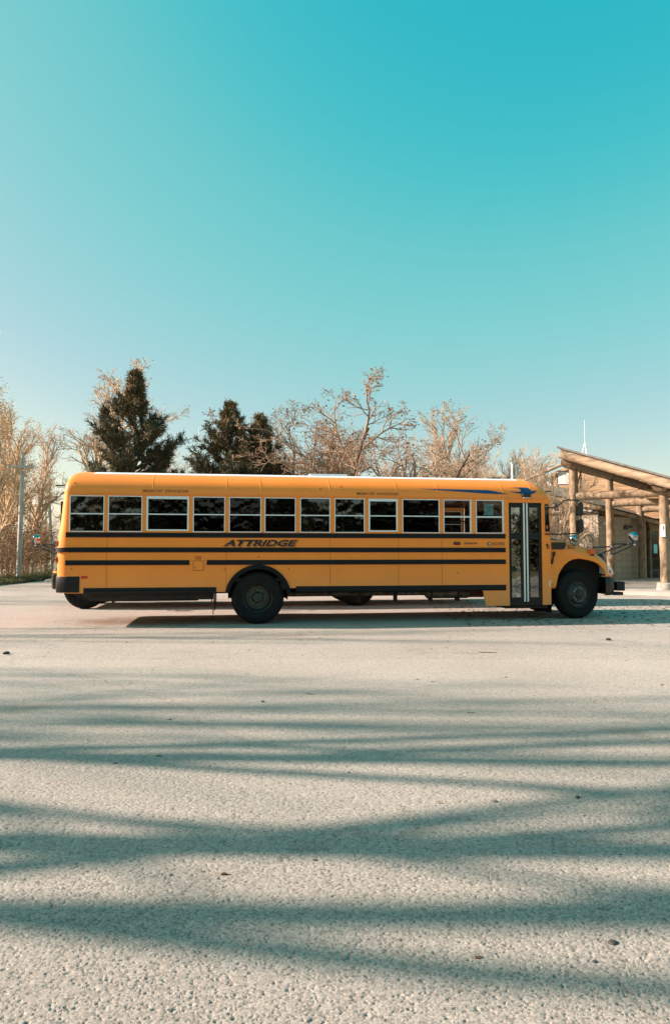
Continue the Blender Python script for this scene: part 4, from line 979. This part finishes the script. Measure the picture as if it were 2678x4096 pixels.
# backing walls
G().obox(onw(d1, n1, 1.8, -.16, 1.75), d1*1.8, n1*.1, (0,0,1.72)).build('wall_core', 'eave_dark', hb)
G().obox(onw(d2, n2, 3.2, -.16, 1.55), d2*3.2, n2*.1, (0,0,1.5)).build('wall_core', 'eave_dark', hb)
def piece_mesh(w_, h_, t_, m):
    g = G().box(-w_/2, w_/2, -t_/2, t_/2, -h_/2, h_/2); me = bpy.data.meshes.new('wall_block'); me.from_pydata(g.v, [], g.f)
    bm = bmesh.new(); bm.from_mesh(me); bmesh.ops.bevel(bm, geom=bm.edges, offset=.006, segments=1, affect='EDGES'); bm.to_mesh(me); bm.free(); me.materials.append(M[m]); return me
b1 = piece_mesh(.127, .552, .06, 'block_wall'); rz1 = math.atan2(d1.y, d1.x)
rg = random.Random(9)
for i in range(26):
    for j in range(6):
        o = link('wall_block', b1, hb); o.location = onw(d1, n1, .07+.135*i, -.02+rg.uniform(-.003,.003), FL+.28+.56*j - .16); o.rotation_euler = (0, 0, rz1)
b2 = piece_mesh(.395, .292, .06, 'block_wall'); rz2 = math.atan2(d2.y, d2.x)
for j in range(10):
    for i in range(9):
        o = link('wall_block', b2, hb); o.location = onw(d2, n2, .22+.403*i, -.02+rg.uniform(-.003,.003), FL+.15+.30*j); o.rotation_euler = (0, 0, rz2)
G().obox(onw(d1, n1, 1.7, .03, 3.30), d1*1.75, n1*.07, (0,0,.045)).build('ledge', 'eave_dark', hb)
G().plate([(.0,3.3),(3.4,3.3),(3.4,4.46),(.0,3.55)], [], -.09, -.05, fn=lambda a, y, c: tuple(onw(d1, n1, a, y, c))).build('upper_panel', 'siding_wood', hb, fix=True)
for (k0, k1, z0, z1l, z1r) in ((1.52,2.15,3.36,4.0,3.84),(.28,.98,3.36,3.60,3.42)):
    def wf(a, y, c): return tuple(onw(d1, n1, a, y, c))
    q = G().plate([(k0,z0),(k1,z0),(k1,z1l),(k0,z1r)], [[(k0+.05,z0+.05),(k1-.05,z0+.05),(k1-.05,max(z1l-.06,z0+.08)),(k0+.05,max(z1r-.06,z0+.07))]] if z1r-z0 > .2 else [], -.03, .03, fn=wf).build('window', 'window_white', hb, fix=True)
    if z1r-z0 > .2:
        G().plate([(k0+.04,z0+.04),(k1-.04,z0+.04),(k1-.04,z1l-.05),(k0+.04,z1r-.05)], [], -.012, -.006, fn=wf).build('pane', 'house_glass', q, fix=True)
        G().plate([(k0+.04,z0+.04),(k1-.04,z0+.04),(k1-.04,z1l-.05),(k0+.04,z1r-.05)], [], -.028, -.024, fn=wf).build('curtain', 'curtain', q, fix=True)
        G().plate(rect((k0+k1)/2-.02,(k0+k1)/2+.02,z0+.05,z1r-.04), [], -.02, .02, fn=wf).build('mullion', 'window_white', q, fix=True)
# low roof that falls to the right over both walls
rk = [onw(d1, n1, 3.3, .45, 4.47), onw(d1, n1, 0, .45, 3.56) + d2*.25, onw(d2, n2, 6.6, .45, 2.62)]
bk = [rk[0]+Vector((.2,3.6,.95)), rk[1]+Vector((.2,4.2,1.10)), rk[2]+Vector((.2,3.6,.95))]
g = G()
for (a, b_, c, d_) in ((rk[0], rk[1], bk[1], bk[0]), (rk[1], rk[2], bk[2], bk[1])):
    t = Vector((0,0,.07)); g.add([a, b_, c, d_, a+t, b_+t, c+t, d_+t], [(0,3,2,1),(4,5,6,7),(0,1,5,4),(1,2,6,5),(2,3,7,6),(3,0,4,7)])
g.build('low_roof', 'roof_brown', hb, fix=True)
for a, b_ in ((rk[0], rk[1]), (rk[1], rk[2])):
    f = Vector((0,-.03,0)); G().add([a+f-Vector((0,0,.16)), b_+f-Vector((0,0,.16)), b_+f+Vector((0,0,.02)), a+f+Vector((0,0,.02)), a+f*2.2-Vector((0,0,.16)), b_+f*2.2-Vector((0,0,.16)), b_+f*2.2+Vector((0,0,.02)), a+f*2.2+Vector((0,0,.02))], [(0,3,2,1),(4,5,6,7),(0,1,5,4),(1,2,6,5),(2,3,7,6),(3,0,4,7)]).build('fascia', 'fascia_wood', hb, fix=True)
    G().tube([a+f*2.6+Vector((0,0,.05)), b_+f*2.6+Vector((0,0,.05))], .035, 6).build('roof_edge', 'eave_dark', hb)
# upper gable wall of boards
Mo = Vector((12.6, 37.5, 0)) - C0; d3 = Vector((.8, -.6, 0)); n3 = Vector((-.6, -.8, 0)); rz3 = math.atan2(-.6, .8)
GAB = [(-5,4.35),(-1.7,5.38),(-.6,5.90),(1.3,6.30),(3,5.6),(6.2,4.9)]
def gz_range(z):
    ks = [k*.05-5 for k in range(225) if interp(k*.05-5, GAB) > z]; return (min(ks), max(ks)) if ks else None
G().plate([(k, z-.05) for k, z in GAB] + [(6.2,3.0),(-5,3.0)], [], -.12, -.05, fn=lambda a, y, c: tuple(Mo + d3*a + n3*y + Vector((0,0,c)))).build('gable_core', 'eave_dark', hb, fix=True)
z = 3.1
while z < 6.2:
    r_ = gz_range(z+.14)
    if r_ and r_[1]-r_[0] > .3:
        G().obox(Mo + d3*((r_[0]+r_[1])/2) + n3*(rg.uniform(-.006,.006)-.02) + Vector((0,0,z+.07)), d3*((r_[1]-r_[0])/2), n3*.028 + Vector((0,0,-.012)), (0,0,.064)).build('siding_board', 'siding_wood', hb)
    z += .142
for k in (-1.75,-.62,.62,2.2,3.5): G().obox(Mo + d3*k + n3*.03 + Vector((0,0,4.4)), d3*.05, n3*.03, (0,0,1.3 if abs(k) < 2 else .95)).build('trim_post', 'log_wood', hb)
logs('barge_log', Mo+d3*-5+n3*.35+Vector((0,0,4.42)), Mo+d3*-.2+n3*.35+Vector((0,0,6.12)), .09, hb, seed=71, n=8)
for kc, w_, z0, z1 in ((-.22,.58,5.08,5.80),(-1.16,.52,5.05,5.42)):
    fr_ = G().obox(Mo + d3*kc + n3*.03 + Vector((0,0,(z0+z1)/2)), d3*(w_/2), n3*.012, (0,0,(z1-z0)/2)).build('louvre', 'eave_dark', hb)
    zz_ = z0 + .02
    while zz_ < z1-.03:
        G().obox(Mo + d3*kc + n3*.055 + Vector((0,0,zz_+.025)), d3*(w_/2), n3*.014 + Vector((0,0,-.008)), (0,0,.020)).build('slat', 'window_white', fr_); zz_ += .075
# entrance: dark glazed doors with posters
def ent(k0, k1, off, z0, z1, th, name, m, par): return G().obox(onw(d2, n2, (k0+k1)/2, off, (z0+z1)/2), d2*((k1-k0)/2), n2*th, (0,0,(z1-z0)/2)).build(name, m, par)
for i, k0 in enumerate((3.95, 5.15)):
    dr = ent(k0, k0+1.1, .0, FL, 2.45, .03, 'door', 'door_dark', hb)
    ent(k0+.12, k0+.98, .035, .55, 2.3, .004, 'pane', 'house_glass', dr); ent(k0+.1, k0+.9, .05, 1.05, 1.09, .02, 'push_bar', 'hub_grey', dr)
ent(4.18, 4.48, .045, 1.35, 1.80, .003, 'poster', 'paper_blue', hb); ent(4.72, 4.9, .045, 1.30, 1.52, .003, 'poster', 'paper_white', hb)
ent(3.80, 3.92, .03, FL, 2.7, .08, 'door_post', 'log_wood', hb); ent(3.8, 6.4, .02, 2.46, 3.0, .05, 'transom', 'siding_wood', hb)
fl = empty('floodlight', parent=hb); fl.location = onw(d2, n2, .35, .12, 2.78)
G().box(-.13,.13,-.06,.06,-.07,.07).build('lamp_head', 'paper_white', fl, bevel=.03); G().tube([(0,.06,.0),(.05,.12,.0)], .03, 8).build('bracket', 'paper_white', fl)
cm_ = empty('wall_camera', parent=hb); cm_.location = onw(d2, n2, 2.0, .14, 2.62)
G().box(-.16,.02,-.06,.06,-.09,.09).build('housing', 'gloss_black', cm_, bevel=.02); G().tube([(.02,0,0),(.2,-.02,.03)], [.03,.055], 10).build('lens_hood', 'gloss_black', cm_)
tag(hb, 'block and wood lodge with a boarded gable behind the log porch', 'building')
bn = empty('storage_tub', C0 + onw(d2, n2, 4.9, .55, FL)); rings = [[(x*s_, y*s_, z) for x, y in ((-.3,-.2),(.3,-.2),(.3,.2),(-.3,.2))] for z, s_ in ((0,.85),(.32,1),(.33,1.06),(.36,1.06))]
g = G().loft(rings, True); g.f += [(3,2,1,0),(12,13,14,15)]; g.build('tub', 'bin_blue', bn); tag(bn, 'dark blue tub at the foot of the glazed entrance doors', 'tub')

# raised walk with kerb, painted ramp line
wk = [Vector((8.98,26.1,0)) + Vector((.8,-.6,0))*a + Vector((.6,.8,0))*b_ for a, b_ in ((-2.2,-1.6),(14,-1.6),(14,16),(-9,16),(-9,5.5),(-2.2,5.5))]
g = G(); n = len(wk); g.add([(p.x, p.y, -.05) for p in wk] + [(p.x, p.y, FL) for p in wk], [tuple(range(n, 2*n))] + [(i, (i+1) % n, n+(i+1) % n, n+i) for i in range(n)])
tag(g.build('walkway', 'walk_concrete', None, fix=True), 'raised concrete walk under the log porch', 'walkway', kind='structure')
def ground_at(u, v, z=0.):
    th = math.atan(155.0/F_PX); x, y = (u-1339)/F_PX, -(v-2048)/F_PX
    d = (x, math.cos(th)-y*math.sin(th), math.sin(th)+y*math.cos(th)); k = (z-CAM_H)/d[2]; return Vector((d[0]*k, d[1]*k, z))
q = [ground_at(2490, 2384), ground_at(2560, 2364), ground_at(2612, 2366), ground_at(2640, 2380)]
sheet('painted_patch', [(p.x, p.y) for p in q], .004, 'walk_concrete', 'pale worn patch on the asphalt before the porch', 'patch')

# flue pipes and aerial above the roofs
fp = empty('flue_pipes', (at(2056, 37), 37, 0))
for dx in (-.07, .12): G().tube([(dx,0,0),(dx,0,6.15 - (.05 if dx > 0 else 0))], .045, 8).build('pipe', 'mast_white', fp)
G().box(-.13,.0,-.05,.05,6.14,6.22).build('pipe_cap', 'mast_white', fp)
tag(fp, 'pair of white upright pipes just above the bus roof near the lodge', 'pipes')
ma_ = empty('roof_aerial', (at(2344, 40), 40, 0))
G().tube([(0,0,5.2),(0,0,9.05)], [.02,.010], 8).build('mast', 'mast_white', ma_)
for dx, dy in ((-.42,0),(.16,.1),(.1,-.3)): G().tube([(0,0,7.75),(dx,dy,6.2)], .025, 6).build('strut', 'mast_white', ma_)
tag(ma_, 'thin white aerial mast on a tripod above the porch roof', 'aerial')
plant('pale_b', 'bare_tree', at(2185, 31.5), 31.5, .56, .6, 'small twiggy tree tangled before the lodge gable, behind the bus nose', sxy=.42)
plant('pale', 'bare_tree', at(2120, 33), 33, .52, 2.6, 'small pale twiggy tree rising over the front end of the bus roof', sxy=.42)

# ------------------------------------------------------------------ litter on the asphalt
def stone_mesh(seed, flat=.6):
    bm = bmesh.new(); bmesh.ops.create_icosphere(bm, subdivisions=2, radius=1); rg_ = random.Random(seed)
    ax = [rnd_perp(Vector((0,0,1)), rg_) + Vector((0,0,rg_.uniform(-.5,.5))) for _ in range(7)]
    for v in bm.verts:
        for a in ax:
            d = v.co.dot(a.normalized()) - .72
            if d > 0: v.co -= a.normalized()*d*.85
        v.co.z *= flat
    me = bpy.data.meshes.new('stone'); bm.to_mesh(me); bm.free(); return me
for i, (u, v, r, m, lab) in enumerate(((1974,3212,.022,'stone','grey stone right of centre at the foot of the middle shadow band'),(2308,3195,.020,'stone_dark','dark stone at the right, level with the middle shadow band'),(1048,2811,.026,'stone','small grey stone on the asphalt below the rear wheel'),(2430,2561,.045,'stone_dark','dark stone near the edge of the bus shadow at the right'),(26,2616,.045,'stone_dark','dark stone at the left picture edge'),(2306,3838,.012,'stone','largest stone of the small heap at the lower right'),(2446,3780,.020,'stone_dark','dark stone just above the small heap at the lower right'),(2378,3857,.014,'stone_dark','dark stone in the small heap at the lower right'),(1260,3448,.014,'stone_dark','dark stone in the shadow band left of centre'),(2478,3425,.012,'stone_dark','dark stone near the right edge above the lower bands'),(682,3508,.012,'stone_dark','dark stone on the bright strip at the lower left'),(1290,2955,.012,'stone_dark','tiny dark stone on the bright asphalt at the centre'))):
    me = stone_mesh(i+3); me.materials.append(M[m]); o = link('loose_stone', me); p = ground_at(u, v); o.location = (p.x, p.y, r*.3); o.scale = (r*1.25, r, r); o.rotation_euler = (0, 0, i*1.1); tag(o, lab, 'stone', 'loose stones')
p = ground_at(1911, 3840); tag(G().box(-.012,.012,-.008,.008,0,.011).build('wood_chip', 'twig', None, bevel=.002), 'small square brown chip of wood at the lower right', 'wood chip').location = (p.x, p.y, .001)
for i, (u, v, L, lab) in enumerate(((1950,2611,.26,'long thin twig lying on the bright asphalt below the bus door'),(1886,2855,.085,'short brown twig right of centre between two shadow lines'),(1239,2780,.11,'thin dark twig near the centre of the asphalt'),(1733,2729,.06,'tiny brown twig below the bus middle'),(990,2700,.07,'pale thin twig below the rear wheel'),(905,3507,.05,'curled dark twig on the lower left bright strip'))):
    p = ground_at(u, v); rg_ = random.Random(i); pts = [(x*L/2, rg_.gauss(0, L*.03), .005+abs(rg_.gauss(0, .004))) for x in (-1,-.6,-.2,.2,.6,1)]
    o = G().tube(pts, [.004,.006,.0055,.005,.0045,.003], 6).build('fallen_twig', 'twig'); o.location = (p.x, p.y, 0); o.rotation_euler = (0, 0, rg_.uniform(-.3,.3)); tag(o, lab, 'twig', 'fallen twigs')
# grit and pebbles, too many to count
nr = np.random.RandomState(12)
ico = bmesh.new(); bmesh.ops.create_icosphere(ico, subdivisions=1, radius=1); iv = np.array([tuple(v.co) for v in ico.verts]); it = np.array([[v.index for v in f.verts] for f in ico.faces]); ico.free()
N = 3600
py = 2.1 + 10*nr.beta(1, 2.6, N); px = nr.uniform(-.52, .52, N)*py*1.15; rr = np.exp(nr.normal(math.log(.0031), .38, N))
jit = 1 + nr.normal(0, .22, (N, len(iv), 1)); sc3 = np.stack([rr*nr.uniform(.8,1.5,N), rr*nr.uniform(.8,1.3,N), rr*nr.uniform(.45,.85,N)], 1)
V = iv[None]*jit*sc3[:, None] + np.stack([px, py, rr*.2], 1)[:, None]
Tt = it[None] + (np.arange(N)*len(iv))[:, None, None]
mi = np.repeat((nr.uniform(0,1,N) < .5).astype(np.int32), len(it))
tag(link('grit', np_mesh('grit', V.reshape(-1,3), None, Tt.reshape(-1,3), ['stone','stone_dark'], mi)), 'fine grit and pebbles scattered over the near asphalt', 'grit', kind='stuff')
# fallen leaves: thick before the bus, sparse elsewhere
def leaf_patch(N, fx, fy, size, name, label):
    x, y = fx(N), fy(N); a = nr.uniform(0, 6.28, N); s_ = size*nr.uniform(.5, 1.3, N); cu = nr.uniform(.1, .45, N)*s_
    ca, sa = np.cos(a), np.sin(a); P = []
    for lx, ly, lz in ((-1,0,.25),(-.3,-.5,.8),(.5,-.4,.6),(1,0,.3),(.5,.4,.7),(-.3,.5,.9),(0,0,.1)):
        P.append(np.stack([x + s_*(lx*ca-ly*sa), y + s_*(lx*sa+ly*ca), .004 + cu*lz], 1))
    V = np.stack(P, 1).reshape(-1, 3); F_ = np.array([(0,1,6),(1,2,6),(2,3,6),(3,4,6),(4,5,6),(5,0,6)])
    tag(link(name, np_mesh(name, V, None, (F_[None] + (np.arange(N)*7)[:, None, None]).reshape(-1, 3), ['dry_leaf'])), label, 'leaves', kind='stuff')
leaf_patch(1500, lambda N: nr.uniform(2.5, 11, N), lambda N: nr.uniform(13.6, 21, N), .042, 'fallen_leaves', 'dry brown leaves strewn in the shadow before the bus front')
leaf_patch(420, lambda N: nr.uniform(-7, 8, N), lambda N: nr.uniform(4, 14.5, N), .022, 'scattered_leaves', 'few small dry leaves scattered over the sunlit asphalt')
